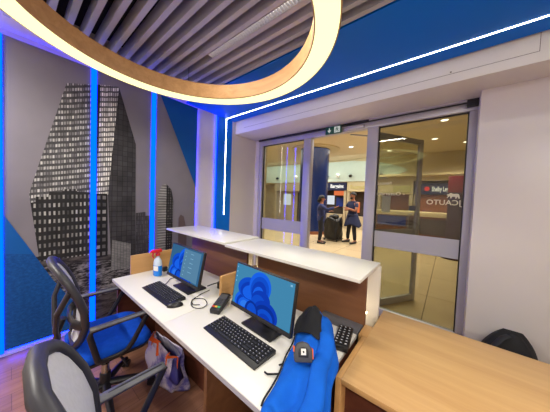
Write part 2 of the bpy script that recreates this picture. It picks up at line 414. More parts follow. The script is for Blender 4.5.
# lettering stuck on the outside of the right pane (reads mirrored from within)
yt = 3.170
b = MB(); add_text(b, 'JCAUTO', .082, (.118, yt, 1.540), (-1, 0, 0), (0, 0, 1), .325, .001, .0012)
part('lettering', b, M['lettering'], w2, smooth=0)
b = MB()   # small walking lion emblem, facing left, built as a flat cut sticker
outl = [(0,.036),(.008,.048),(.02,.05),(.028,.06),(.045,.062),(.052,.054),(.07,.052),(.09,.055),(.105,.05),(.112,.036),(.116,.012),(.118,0),(.104,0),(.1,.016),(.094,.02),(.09,.004),(.088,0),(.076,0),(.078,.016),(.066,.022),(.05,.02),(.046,.004),(.044,0),(.03,0),(.034,.016),(.028,.026),(.016,.014),(.01,.004),(.0,.006),(.01,.022),(.012,.03)]
b.prism([(-.02+x_, yt, 1.616+z_) for (x_, z_) in outl], (0, .001, 0))
part('emblem', b, M['lettering'], w2, smooth=0)
b = MB(); add_text(b, 'Notices', .062, (-.60, yt, 1.78), (-1, 0, 0), (0, 0, 1), .165, .001)
add_text(b, '- Outerspo', .062, (-.44, yt, 1.64), (-1, 0, 0), (0, 0, 1), .33, .001)
part('lettering', b, M['lettering'], w2, smooth=0)
part('paper_notice', MB().box(-.705, -.60, 3.186, 3.188, 1.41, 1.63), M['paper'], w2)

# open glass door leaf
h = Vector((-.845, 3.25, 0)); e = Vector((-.36, 4.05, 0)); d = (e-h); LW = d.length; d.normalize(); nrm = Vector((d.y, -d.x, 0)); up = Vector((0, 0, 1))
door = sroot('door_1', h)
def bar(s0, s1, z0, z1, th=.045):
    return MB().obox(h+d*(s0+s1)/2+up*(z0+z1)/2, d, nrm, up, s1-s0, th, z1-z0)
part('stile', bar(0, .07, .01, 2.53), M['alu'], door, bevel=.004)
part('stile', bar(LW-.07, LW, .01, 2.53), M['alu'], door, bevel=.004)
part('bottom_rail', bar(.07, LW-.07, .01, .11), M['alu'], door, bevel=.004)
part('top_rail', bar(.07, LW-.07, 2.45, 2.53), M['alu'], door, bevel=.004)
part('glass_pane', bar(.07, LW-.07, .11, 2.45, .008), M['glass'], door, smooth=0)
part('frosted_band', MB().obox(h+d*LW/2+nrm*.006+up*1.04, d, nrm, up, LW-.14, .003, .22), M['frost'], door, smooth=0)
part('notice', MB().obox(h+d*(LW-.15)+nrm*.008+up*1.47, d, nrm, up, .14, .004, .07), M['bluesign'], door)
for sg in (-1, 1):
    q = h+d*(LW-.1)+nrm*.03*sg
    part('pull_handle', MB().tube([q+up*.98, q+nrm*.05*sg+up*1.0, q+nrm*.06*sg+up*1.04, q+nrm*.06*sg+up*1.32, q+nrm*.05*sg+up*1.36, q+up*1.38], .012), M['steel'], door)
part('closer_arm', MB().tube([(-1.2, 3.235, 2.545), (-1.0, 3.42, 2.54), h+d*.25+up*2.535], .012, 8), M['steel'], door)
part('closer_body', MB().box(-1.25, -.97, 3.095, 3.13, 2.575, 2.625), M['alu'], hd, bevel=.006)

# ------------------------------------------------------------------ lights of the room, plus unseen louvre lamps added for fill
ring = thing('ring_pendant_light', 'large round wood-rimmed pendant ring glowing cream beneath slatted ceiling', 'ceiling light', (-1.456, .745, 2.6))
C0 = (-1.456, .745, 2.6)
R1, R0 = 1.032, .872
part('wood_frame', MB().lathe([(R0, .004), (R0, .148), (R0+.012, .148), (R0+.012, .02), (R1-.012, .02), (R1-.012, .148), (R1, .148), (R1, .004), (R1-.008, .0), (R1-.012, .012), (R0+.012, .012), (R0+.008, 0)], C0, 128, close=True), M['ring_wood'], ring)
part('diffuser', MB().lathe([(R0+.006, .003), (R0+.012, .0105), (R1-.012, .0105), (R1-.006, .003)], C0, 128, close=True), M['ring_light'], ring)
for k in range(4):
    a = PI/4+k*PI/2+.25; x_, y_ = C0[0]+math.cos(a)*.95, C0[1]+math.sin(a)*.95
    part('hanging_cable', MB().tube([(x_, y_, 2.62), (x_, y_, 3.08)], .0025, 6), M['cable'], ring)

def louvre(x0, x1, yy, label, power):
    t = thing('linear_lamp', label, 'ceiling light', ((x0+x1)/2, yy, 2.9), 0, 'louvred lamps between the slats')
    w = .03
    part('housing', MB().box(x0, x1, yy-w, yy-w+.004, 2.888, 3.08).box(x0, x1, yy+w-.004, yy+w, 2.888, 3.08).box(x0, x1, yy-w, yy+w, 2.955, 2.965).box(x0-.004, x0, yy-w, yy+w, 2.888, 3.08).box(x1, x1+.004, yy-w, yy+w, 2.888, 3.08), M['alu'], t)
    b = MB(); n_ = int((x1-x0)/.026)
    for i in range(n_): b.box(x0+i*.026, x0+i*.026+.004, yy-w+.004, yy+w-.004, 2.89, 2.915)
    part('louvre_fins', b, M['alu'], t)
    part('lamp_tube', MB().box(x0+.01, x1-.01, yy-.014, yy+.014, 2.925, 2.95), M['lamp_cell'], t)
    la = bpy.data.lights.new('linear_lamp_light', 'AREA'); la.shape = 'RECTANGLE'; la.size = x1-x0; la.size_y = .05; la.energy = power; la.color = (1, .95, .86)
    lo = bpy.data.objects.new('linear_lamp_light', la); COL.objects.link(lo); lo.location = ((x0+x1)/2, yy, 2.884)
SLY = 1.60-.1075*3.5
louvre(-1.86, -.75, SLY, 'silver louvred strip lamp between ceiling slats, seen inside the glowing ring', 14)
louvre(-2.72, -1.98, SLY-.1075*20, 'unseen added louvred fill lamp between ceiling slats behind the chairs', 75)  # unseen lamp added to brighten the room, kept clear of pane reflections
louvre(.3, 1.6, SLY-.1075*8, 'unseen added louvred fill lamp between ceiling slats above the oak counter', 42)  # added out of view as fill over the counter side
louvre(.55, 2.0, SLY-.1075*22, 'unseen added louvred fill lamp between ceiling slats at rear of room', 70)  # another unseen fill lamp, added so the room is lit from behind

# white LED line: along the blue ceiling band, then down the blue wall band
led = thing('led_strip', 'thin white LED line across blue ceiling band and down blue wall band', 'LED light', (XL, 2.37, ZC))
part('ceiling_run', MB().box(XL+.008, XR, 2.365, 2.375, ZC-.004, ZC+.002), M['white_led'], led)
part('wall_run', MB().box(XL+.002, XL+.010, 2.365, 2.375, 1.22, ZC), M['white_led'], led)
SEAMS = ((-.10, -.040), (.550, .598), (1.155, 1.207))
ls = ['blue LED bar at left edge of the city mural', 'blue LED bar crossing the tall tower on the mural', 'blue LED bar right of the tall tower, above the spray bottle']
for (y0, y1), lb in zip(SEAMS, ls):
    tag(part('led_strip', MB().box(XL, XL+.046, y0+.001, y1-.001, .05, 2.862), M['blue_led']), lb, 'LED light', 'blue LED bars of the mural')
tag(part('led_strip', MB().box(XL, XL+.018, 1.801, 1.810, .05, 2.85), M['blue_tape']), 'blue LED tape glowing behind right edge of the mural beside white wall', 'LED light')
tag(part('led_strip', MB().box(XL+.001, XL+.012, -.02, 1.76, 2.835, 2.85), M['blue_tape']), 'blue LED tape glowing behind top edge of the mural', 'LED light')
tag(part('led_strip', MB().box(XL+.001, XL+.012, -.02, 1.76, .045, .06), M['blue_tape']), 'blue LED tape glowing along the floor under the mural', 'LED light')
tag(part('led_strip', MB().box(XL+.0065, XL+.014, 2.158, 2.174, .05, ZC-.01), M['blue_tape']), 'blue LED tape on left side of blue wall band', 'LED light')

# ------------------------------------------------------------------ city mural, three panels
def clip(poly, y0, y1):
    def half(P, k, s):
        out = []
        for i in range(len(P)):
            a, c = P[i], P[(i+1) % len(P)]
            ia, ic = s*(a[0]-k) >= 0, s*(c[0]-k) >= 0
            if ia: out.append(a)
            if ia != ic:
                t_ = (k-a[0])/(c[0]-a[0]); out.append((k, a[1]+t_*(c[1]-a[1])))
        return out
    P = half(poly, y0, 1)
    return half(P, y1, -1) if P else P
ART = [
    ('ink_far', [(.1, .03), (1.8, .03), (1.8, .62), (1.2, .75), (.1, .9)]),
    ('ink_city', [(.10, .95), (.14, .80), (.98, .72), (1.8, .72), (1.8, .45), (.1, .30)]),
    ('ink_upper', [(.36, 2.62), (.56, 2.69), (.56, .84), (.15, .84), (.17, .9), (.11, 1.48), (.12, 1.55)]),
    ('ink_lower', [(.118, 1.41), (.15, 1.42), (.15, 1.47), (.24, 1.47), (.24, 1.52), (.33, 1.52), (.33, 1.55), (.44, 1.56), (.44, 1.53), (.56, 1.53), (.56, .84), (.15, .84), (.17, .9)]),
    ('ink_gap', [(.555, 2.69), (.64, 2.72), (.61, 1.5), (.60, .84), (.555, .84)]),
    ('ink_mid', [(.63, 2.72), (.80, 2.765), (.72, 1.5), (.60, 1.5)]),
    ('ink_midlow', [(.60, 1.52), (.70, 1.52), (.71, .80), (.60, .80)]),
    ('ink_right', [(.80, 2.76), (.98, 2.14), (.99, .76), (.74, .74), (.705, 1.5)]),
    ('ink_low', [(.75, .98), (.94, .91), (.94, .60), (.74, .62)]),
    ('ink_small', [(.99, 1.29), (1.10, 1.30), (1.10, 1.25), (1.2, 1.25), (1.2, .75), (.99, .75)]),
    ('ink_round', [(1.25, 1.54), (1.30, 1.66), (1.36, 1.68), (1.36, .72), (1.25, .72)]),
    ('ink_round_dark', [(1.36, 1.68), (1.43, 1.60), (1.46, 1.45), (1.45, .72), (1.36, .72)]),
    ('ink_brown', [(1.54, 1.20), (1.57, 1.25), (1.62, 1.22), (1.67, 1.0), (1.67, .72), (1.54, .72)]),
    ('ink_blue_city', [(-.06, .97), (.135, .93), (.27, .63), (.58, -.15), (.58, .03), (-.06, .03)]),
    ('ink_blue', [(-.05, 1.33), (.14, .92), (-.06, .96)]),
    ('ink_blue', [(1.255, 2.86), (1.80, 1.66), (1.80, 2.86)]),
]
PN = [(-.040, .550, 'mural panel showing left half of the tower, furthest from the door'), (.598, 1.155, 'mural panel showing dark right side of the tower, between two blue LED bars'), (1.207, 1.80, 'mural panel with round striped tower and blue corner, nearest the door')]
for (y0, y1, lb) in PN:
    t = thing('mural_panel', lb, 'wall panel', (XL+.03, (y0+y1)/2, .04), 0, 'city mural panels')
    part('board', MB().box(XL+.016, XL+.034, y0, y1, .07, 2.86), M['ink_sky'], t)
    b = MB(); keys = []
    for i, (mk, poly) in enumerate(ART):
        P = clip([(a, max(.07, z)) for a, z in poly], y0+.001, y1-.001)
        if len(P) < 3: continue
        if mk not in keys: keys.append(mk)
        b.cur = keys.index(mk)
        b.poly([(XL+.0345+i*.0004, a, z) for a, z in P])
    part('print', b, [M[k] for k in keys], t, smooth=0)

# ------------------------------------------------------------------ desks and counters
DZ = .745
def desk(x0, x1, label):
    t = thing('desk', label, 'desk', ((x0+x1)/2, .94, 0), 0, 'white desks along the counter')
    part('desktop', MB().box(x0, x1, .587, 1.30, DZ-.024, DZ), M['white_top'], t, bevel=.0015)
    part('edging', MB().box(x0, x1, .584, .5875, DZ-.024, DZ-.0015), M['white_edge'], t)
    return t
d1 = desk(-2.36, -1.332, 'white desk nearest the mural, holding the spray bottle')
d2 = desk(-1.330, -.385, 'white desk nearest the oak counter, holding the blue jacket')
part('side_screen', MB().box(-2.385, -2.362, .735, 1.30, .60, .928), M['oak_end'], d1, bevel=.001)
part('end_panel', MB().box(-2.35, -2.325, .62, 1.28, 0, DZ-.024), M['dark_wood'], d1)
part('modesty_panel', MB().box(-2.325, -1.34, .95, .968, 0, DZ-.024), M['dark_wood'], d1)
part('modesty_panel', MB().box(-1.33, -.925, .95, .968, 0, DZ-.024), M['dark_wood'], d2)
part('support_panel', MB().box(-.925, -.90, .62, 1.28, 0, DZ-.024), M['walnut'], d2, bevel=.001)
part('back_panel', MB().box(-.9, -.39, 1.25, 1.268, 0, DZ-.024), M['dark_wood'], d2)
part('end_panel', MB().box(-.41, -.386, .62, 1.28, 0, DZ-.024), M['dark_wood'], d2)
part('side_screen', MB().box(-1.336, -1.312, 1.01, 1.40, DZ+.001, .928), M['oak_end'], d2, bevel=.001)
def reception(xa, xb, la, lb, wa, wb, label, dz=0.):
    t = thing('reception_counter', label, 'counter', ((la+lb)/2, 1.58, 0), 0, 'raised reception counters')
    part('ledge', MB().box(la, lb, 1.236, 1.70, 1.078+dz, 1.10+dz), M['white_top'], t, bevel=.002)
    part('inner_panel', MB().box(xa, xb, 1.45, 1.475, 0, 1.078), M['walnut'], t)
    part('outer_panel', MB().box(wa, wb, 1.665, 1.69, 0, 1.078), M['white_board'], t)
    part('rib', MB().box(xa+.15, xa+.17, 1.475, 1.665, 0, 1.078), M['white_board'], t)
    part('rib', MB().box(xb-.25, xb-.23, 1.475, 1.665, 0, 1.078), M['white_board'], t)
    return t
reception(-2.50, -1.50, -2.745, -1.578, -2.5, -1.64, 'white-topped reception ledge nearest the mural', .014)
reception(-1.352, -.385, -1.574, -.362, -1.58, -.352, 'white-topped reception ledge nearest the oak counter')
tag(part('led_strip', MB().box(-.60, -.41, 1.58, 1.60, .748, .756), M['warm_led']), 'warm LED at foot of white panel at end of reception ledge', 'LED light')
tag(part('led_strip', MB().box(-1.70, -1.53, 1.58, 1.60, .748, .756), M['warm_led']), 'warm LED in the gap between the two reception ledges', 'LED light')

ct = thing('low_cabinet', 'oak-topped low counter with open brown shelf in right foreground', 'cabinet', (.4, 1.33, 0))
xe = 1.15
part('top', MB().box(-.330, xe, .925, 1.73, .722, .747), M['oak'], ct, bevel=.001)
part('side_panel', MB().box(-.356, -.331, .925, 1.31, 0, .747), M['oak_end'], ct, bevel=.001)
part('side_panel', MB().box(-.378, -.331, 1.312, 1.445, .0, .747), M['oak_end'], ct, bevel=.001)
part('side_panel', MB().box(xe-.024, xe, .925, 1.73, 0, .722), M['oak_end'], ct)
part('back_panel', MB().box(-.33, xe-.024, 1.70, 1.72, 0, .722), M['dark_wood'], ct)
part('shelf', MB().box(-.331, xe-.024, .945, 1.70, .40, .42), M['dark_wood'], ct)
part('inner_lining', MB().box(-.331, xe-.024, .99, 1.0, .42, .722), M['dark_wood'], ct)
part('plinth', MB().box(-.331, xe-.024, .96, 1.70, 0, .06), M['dark_wood'], ct)

# ------------------------------------------------------------------ desk-top things
def rect_pts(c, ax, ay, w, h): return [c-ax*w/2-ay*h/2, c+ax*w/2-ay*h/2, c+ax*w/2+ay*h/2, c-ax*w/2+ay*h/2]
M['screen_blue'] = emit('screen_sky_blue', (.055, .24, .42), 1.)
M['screen_pale'] = emit('screen_window_panel', (.095, .225, .36), 1.)
M['screen_grey'] = emit('screen_side_blue', (.035, .125, .25), 1.)
M['petal'] = [emit('screen_petal_%s' % n, c, 1.) for n, c in (('deep', (.005, .045, .46)), ('mid', (.006, .075, .60)), ('bright', (.010, .12, .80)), ('pale', (.03, .20, .85)), ('night', (.004, .03, .30)))]
M['icon'] = emit('screen_icons', (.25, .5, .7), 1.)
def monitor(cx, cy, cz, yw, tilt, w, hh, label, windowed):
    t = thing('monitor', label, 'monitor', (cx, cy+.03, DZ), 0, 'desktop monitors')
    ax = Vector((math.cos(yw), math.sin(yw), 0)); bk = Vector((-math.sin(yw), math.cos(yw), 0))
    ay = math.cos(tilt)*up+math.sin(tilt)*bk; az = math.cos(tilt)*bk-math.sin(tilt)*up   # az points away from the viewer
    c = Vector((cx, cy, cz))
    sh = part('shell', MB().obox(c+az*.013, ax, ay, az, w, hh, .022), M['black'], t, bevel=.004)
    part('bezel', MB().obox(c-ay*(hh/2-.012)+az*.001, ax, ay, az, w-.004, .022, .006), M['black_soft'], t, bevel=.001)
    cs = c+ay*.009; sw, shh = w-.02, hh-.034
    part('screen', MB().obox(cs+az*.001, ax, ay, az, sw, shh, .004), [M['screen_grey'] if windowed else M['screen_blue']], t, smooth=0)
    # wallpaper: overlapping folded petals
    b = MB(); lay = [0]
    def blob(px, py, rx, ry, rot, mi, a0=0, a1=2*PI, n=28):
        lay[0] += 1; P = []
        for k in range(n):
            a = a0+(a1-a0)*k/(n-1 if a1-a0 < 6.2 else n); q_x, q_y = rx*math.cos(a), ry*math.sin(a)
            X, Y = px+q_x*math.cos(rot)-q_y*math.sin(rot), py+q_x*math.sin(rot)+q_y*math.cos(rot)
            X = max(-sw/2, min(sw/2, X*1.30+.012)); Y = max(-shh/2, min(shh/2, Y*1.15-.006))
            P.append(cs+ax*X+ay*Y-az*(.0012+lay[0]*.00005))
        b.cur = mi; b.poly(P)
    ox = -.02
    blob(ox-.085, -.075, .075, .06, .4, 2); blob(ox-.085, -.078, .06, .045, .4, 0)
    blob(ox-.085, -.080, .045, .030, .4, 2); blob(ox-.088, -.083, .026, .016, .4, 3)
    blob(ox-.06, .005, .085, .058, .2, 1); blob(ox-.055, -.005, .07, .046, .3, 0)
    blob(ox-.05, -.012, .058, .036, .3, 2); blob(ox+.005, .035, .07, .075, -.3, 2)
    blob(ox+.005, .020, .058, .068, -.3, 1); blob(ox+.003, .008, .046, .056, -.3, 0); blob(ox+.0, -.008, .034, .044, -.3, 2)
    blob(ox+.02, -.03, .06, .05, .2, 0); blob(ox+.01, -.06, .05, .055, .2, 1)
    blob(ox+.055, -.085, .075, .065, .0, 0); blob(ox+.055, -.092, .062, .052, .0, 4)
    blob(ox+.056, -.100, .050, .040, .0, 1); blob(ox+.056, -.108, .036, .028, .0, 0); blob(ox-.03, -.10, .045, .05, .3, 4)
    blob(ox-.028, -.10, .032, .04, .3, 1)
    part('wallpaper', b, M['petal'], t, smooth=0)
    b = MB()
    if windowed:
        P = rect_pts(cs-az*.0026+ax*.10, ax, ay, sw-.24, shh-.02); b.poly(P)
        part('open_window', b, M['screen_pale'], t, smooth=0)
        P = rect_pts(cs-az*.0024-ax*(sw/2-.055), ax, ay, .11, shh); b = MB()
        for k in range(7): part('icon', MB().poly(rect_pts(cs-az*.0028+ax*.012+ay*(.09-k*.03), ax, ay, .010, .007)), M['icon'], t, smooth=0)
        for k in range(5): part('text_line', MB().poly(rect_pts(cs-az*.0028+ax*(.10+.01*random.random())+ay*(.09-k*.036), ax, ay, .04+.03*random.random(), .0035)), M['icon'], t, smooth=0)
    else:
        for k in range(4): part('icon', MB().poly(rect_pts(cs-az*.0026-ax*(sw/2-.014)+ay*(shh/2-.02-.03*k), ax, ay, .008, .009)), M['icon'], t, smooth=0)
        part('icon', MB().poly(rect_pts(cs-az*.0026+ax*(sw/2-.02)+ay*(shh/2-.015), ax, ay, .014, .01)), M['icon'], t, smooth=0)
    # stand
    part('neck', MB().obox(Vector((cx, cy+.05, (DZ+cz)/2))+bk*.02, ax, bk, up, .06, .02, cz-DZ-.02), M['black'], t, bevel=.004)
    part('arm_hinge', MB().obox(c+az*.035, ax, ay, az, .09, .08, .03), M['black'], t, bevel=.006)
    part('base', MB().obox(Vector((cx, cy+.055, DZ+.008)), ax, bk, up, .25, .17, .014), M['black'], t, bevel=.005)
    return t
monitor(-.839, .928, .965, -.058, .148, .502, .283, 'monitor beside the blue jacket, full blue petal wallpaper on screen', False)
monitor(-1.69, .911, .961, -.004, .19, .510, .285, 'monitor nearest the mural, with an open window covering half its blue wallpaper', True)

def keyboard(cx, cy, w, dp, rz, label):
    t = thing('keyboard', label, 'keyboard', (cx, cy, DZ), rz, 'desktop keyboards')
    b = MB(); z0, z1 = .008, .018
    b.prism([(-w/2, -dp/2, .001), (-w/2, dp/2, .001), (-w/2, dp/2, z1+.006), (-w/2, -dp/2, z0)], (w, 0, 0))
    part('case', b, M['black'], t, local=True, bevel=.003)
    def key_mesh(kw):
        k = MB(); hw, hd_ = kw/2, .0072
        k.add([(-hw, -hd_, 0), (hw, -hd_, 0), (hw, hd_, 0), (-hw, hd_, 0), (-hw+.0015, -hd_+.001, .006), (hw-.0015, -hd_+.001, .006), (hw-.0015, hd_-.002, .006), (-hw+.0015, hd_-.002, .006)], [(3,2,1,0),(4,5,6,7),(0,1,5,4),(1,2,6,5),(2,3,7,6),(3,0,4,7)])
        if kw < .03:
            k.cur = 1; k.poly([(-hw+.004, .0005, .0063), (-hw+.0085, .0005, .0063), (-hw+.0085, .0042, .0063), (-hw+.004, .0042, .0063)])
        return k
    protos = {}
    rows = [[.016]*13+[0]*0+[.016]*3, [.016]*13+[.03]+[.016]*4, [.024]+[.016]*12+[.022]+[.016]*4, [.028]+[.016]*11+[.034]+[.016]*4, [.036]+[.016]*10+[.04]+[.016]*4, [.02, .02, .02, .1, .02, .02, .02, .016, .016, .016, .03, .016]]
    cnt = 0
    for ri, row in enumerate(rows):
        tot = sum(row)+.0032*(len(row)-1); sc = (w-.016)/tot; x = -w/2+.008
        yy = dp/2-.02-ri*(dp-.045)/5.6
        for kw in row:
            kk = round(kw*sc, 4)
            zt = z0+(z1+.006-z0)*(yy+dp/2)/dp
            if kk not in protos:
                o = part('key', key_mesh(kk), [M['key'], M['legend']], t, local=True, smooth=0); protos[kk] = o
            else:
                o = protos[kk].copy(); COL.objects.link(o); o.parent = t
            o.location = (x+kk/2, yy, zt); x += (kw+.0032)*sc; cnt += 1
    return t
keyboard(-.872, .786, .452, .150, -.05, 'black keyboard in front of monitor beside the blue jacket')
keyboard(-1.735, .762, .45, .145, .0, 'black keyboard lit blue, in front of monitor nearest the mural')

def mouse(x, y, rz, label):
    t = thing('mouse', label, 'mouse', (x, y, DZ), rz)
    b = MB(); b.ball((0, 0, .004), .031, .055, .030, 18, 10)
    b.v = [(px, py, max(.001, pz)) for px, py, pz in b.v]
    part('body', b, M['black'], t, local=True)
    part('scroll_wheel', MB().ball((0, .03, .030), .004, .009, .006), M['chair_grey'], t, local=True)
mouse(-1.475, .735, -.5, 'black mouse beside keyboard nearest the mural')

# spray bottle
sb = thing('spray_bottle', 'clear spray bottle of blue cleaner with red trigger', 'bottle', (-2.155, .89, DZ))
bx_, by_ = -2.165, .90
part('bottle', MB().lathe([(.001, .001), (.050, .002), (.056, .012), (.056, .10), (.054, .125), (.048, .15), (.030, .172), (.018, .186), (.016, .20), (.001, .20)], (bx_, by_, DZ), 24, 1, .62), M['clear'], sb)
part('liquid', MB().lathe([(.001, .004), (.0565, .008), (.0568, .105), (.056, .107), (.001, .108)], (bx_, by_, DZ), 24, 1, .64), M['liquid'], sb)
part('label', MB().grid(lambda u_, v_: (bx_+.0577*math.cos(-1.6+u_*1.1), by_+.64*.0577*1.03*math.sin(-1.6+u_*1.1), DZ+.06+.045*v_), 12, 1), M['paper'], sb)
b = MB(); b.lathe([(.021, .196), (.021, .216), (.015, .222), (.015, .235)], (bx_, by_, DZ), 16)
b.box(bx_-.020, bx_+.020, by_-.055, by_+.03, DZ+.23, DZ+.258); b.box(bx_-.009, bx_+.009, by_-.072, by_-.054, DZ+.236, DZ+.252)
b.tube([(bx_, by_-.04, DZ+.234), (bx_, by_-.05, DZ+.205), (bx_, by_-.038, DZ+.178)], .007, 8)
part('trigger_head', b, M['red'], sb, bevel=.003)
tag(part('computer_speaker', MB().obox((-2.235, 1.0, DZ+.025), (1,0,0), (0,1,0), (0,0,1), .035, .05, .05), M['black'], bevel=.012), 'small dark rounded object behind the spray bottle', 'gadget')

# card terminal
q = Vector((-1.222, .940, DZ)); tdir = Vector((-.42, .9, 0)).normalized(); tx = Vector((tdir.y, -tdir.x, 0))
pt = thing('card_terminal', 'black card payment terminal with green, yellow and red keys', 'card reader', q)
td = (tdir+Vector((0, 0, .22))).normalized(); tn = tx.cross(td)
part('body', MB().obox(q+Vector((0, 0, .034)), tx, td, tn, .075, .185, .04), M['black'], pt, bevel=.01)
part('screen', MB().obox(q+Vector((0, 0, .034))+td*.045+tn*.021, tx, td, tn, .056, .05, .002), M['tape_grey'], pt)
for k, c in enumerate(((200, 60, 40), (220, 180, 60), (40, 170, 120))):
    part('colour_key', MB().obox(q+Vector((0, 0, .034))-td*.062+tx*(k-1)*.02+tn*.022, tx, td, tn, .017, .014, .004), mat('key_colour', c, .5), pt, bevel=.001)
for i in range(4):
    for j in range(3):
        part('number_key', MB().obox(q+Vector((0, 0, .034))+td*(.008-i*.016)+tx*(j-1)*.02+tn*.0215, tx, td, tn, .015, .011, .003), M['tape_grey'], pt, smooth=0)

# cables behind the monitors
def cable(pts, label, r_=.003):
    P = [Vector(p) for p in pts]; out = []
    for i in range(len(P)-1):
        p0, p1, p2, p3 = P[max(0, i-1)], P[i], P[i+1], P[min(len(P)-1, i+2)]
        for k in range(8):
            s = k/8; out.append(.5*((2*p1)+(p2-p0)*s+(2*p0-5*p1+4*p2-p3)*s*s+(3*p1-p0-3*p2+p3)*s**3))
    out.append(P[-1])
    return tag(part('cable', MB().tube(out, r_, 6), M['cable']), label, 'cable')
z_ = DZ+.005
cable([(-1.36, .86, z_), (-1.40, .83, z_), (-1.47, .87, z_), (-1.42, .93, z_), (-1.33, .90, z_), (-1.31, .84, z_), (-1.37, .81, z_), (-1.45, .85, z_+.003), (-1.50, .95, z_), (-1.52, 1.05, z_)], 'tangled black cable on desk between the mouse and the card terminal')
cable([(-1.96, 1.02, z_), (-1.99, .95, z_), (-1.94, .90, z_), (-1.90, .86, z_), (-1.88, .83, z_)], 'thin black cable behind left keyboard near the spray bottle')
cable([(-.60, 1.08, z_), (-.56, 1.0, z_), (-.60, .92, z_), (-.56, .86, z_), (-.585, .80, z_)], 'black cable loop at lower right corner of monitor beside the jacket', .0035)
cable([(-.68, 1.12, z_), (-.63, 1.05, z_+.004), (-.58, 1.1, z_), (-.6, 1.18, z_), (-.66, 1.22, z_)], 'black cable coil on desk behind monitor beside the jacket', .0035)
cable([(-1.48, 1.0, z_+.06), (-1.43, 1.08, z_+.08), (-1.38, 1.12, z_+.05), (-1.36, 1.16, z_+.01), (-1.42, 1.22, z_)], 'black cable hanging behind monitor nearest the mural', .005)
tag(part('power_adapter', MB().obox((-1.47, 1.16, DZ+.031), (1, .3, 0), (-.3, 1, 0), (0, 0, 1), .10, .07, .06), M['black'], bevel=.008), 'black power adapter on desk behind monitor nearest the mural', 'adapter')

# keypad device and paper by the cabinet
kd = thing('desk_phone', 'black keypad device with pale legends wedged beside oak counter', 'phone', (-.415, 1.16, DZ))
kx = Vector((.97, .2, 0)).normalized(); ky = Vector((-.2, .97, 0)).normalized(); kz = up
part('body', MB().obox((-.426, 1.192, DZ+.016), kx, ky, kz, .082, .21, .03), M['black'], kd, bevel=.006)
for i in range(7):
    for j in range(3):
        c = Vector((-.426, 1.192, DZ+.033))+ky*(-.08+i*.0265)+kx*(j-1)*.025
        o = part('key', MB().obox(c, kx, ky, kz, .018, .017, .006), M['key'], kd, smooth=0)
        part('legend', MB().obox(c+kz*.0033, kx, ky, kz, .009, .007, .0006), M['legend'], o, smooth=0)
tag(part('paper_sheet', MB().obox((-.50, 1.20, DZ+.003), (.9, .3, 0), (-.3, .9, 0), (0, 0, 1), .12, .17, .003), M['paper']), 'white paper on desk behind the blue jacket', 'paper')
tag(part('grey_strip', MB().box(-.66, -.388, 1.305, 1.44, DZ-.03, DZ-.005), M['chair_grey'], bevel=.002), 'grey strip between desk and brown panel behind the jacket', 'tray')  # flat grey strip filling the gap behind the desk

# blue jacket thrown over the desk
rows = [  # (x_left, x_right, y, z_edge, z_mid)
    (-.665, -.520, 1.205, .775, .850), (-.675, -.470, 1.150, .765, .872), (-.660, -.415, 1.07, .762, .855), (-.620, -.368, .98, .760, .832),
    (-.585, -.345, .89, .760, .808), (-.556, -.318, .80, .758, .797), (-.532, -.290, .70, .756, .788), (-.506, -.268, .61, .754, .780), (-.490, -.262, .568, .738, .755), (-.486, -.26, .548, .66, .68), (-.482, -.26, .54, .54, .55), (-.48, -.26, .535, .42, .43)]
jk = thing('jacket', 'blue softshell jacket with black lining thrown over white desk', 'jacket', (-.48, .85, DZ))
def jsurf(a, s):
    k = s*(len(rows)-1); i = min(int(k), len(rows)-2); t_ = k-i
    A, B = rows[i], rows[i+1]; xl, xr, yy, ze, zm = [A[n_]*(1-t_)+B[n_]*t_ for n_ in range(5)]
    hgt = math.sin(PI*min(1, max(0, a)))**.38
    x_ = xl+(xr-xl)*a; z = ze+(zm-ze)*hgt
    fold = .010*math.sin(a*15+s*9)+.008*math.sin(a*7-s*21+1)+.006*math.sin(s*37+a*5)
    yf = .012*math.sin(a*11+s*4) if s > .68 else 0
    return (x_+.006*math.sin(s*26), yy-yf-(fold if s > .75 else 0), max(DZ+.006, z+fold*hgt) if s < .66 else z+fold*hgt*.3)
part('body', MB().grid(jsurf, 26, 44), M['jacket'], jk, solid=.007, sub=1, smooth=180)
def jline(a, s):
    # collar opening: black inside of the hood, a lip turned outward at the back left
    p = Vector(jsurf(.0+a*.70, .0+s*.27)); q_ = math.sin(PI*a)*math.sin(PI*(.15+.8*s))
    return p+Vector((-.010, -.004, .012+.014*q_+.005*math.sin(a*17+s*9)))
part('lining', MB().grid(jline, 12, 12), M['lining'], jk, solid=.004, sub=1, smooth=180)
def sleeve(u_, v_):
    s = .25+v_*.55; p = Vector(jsurf(.70, s)); a = u_*2*PI
    return p+Vector((math.cos(a)*.040+.012, 0, math.sin(a)*.024+.012+.004*math.sin(v_*30)))
part('sleeve', MB().grid(sleeve, 14, 22), M['jacket'], jk, sub=1, smooth=180)
P = [Vector(jsurf(.01, s))+Vector((-.004, 0, .008)) for s in [i/30*.60+.08 for i in range(31)]]
part('zip', MB().tube(P, .004, 6), M['lining'], jk)
cz_ = Vector(jsurf(.0, .52)); part('zip_pull', MB().tube([cz_+Vector((-.01, .02, .006)), cz_+Vector((-.035, .005, .0)), cz_+Vector((-.055, -.008, -.003)), cz_+Vector((-.075, -.004, -.006))], .004, 8), M['lining'], jk)

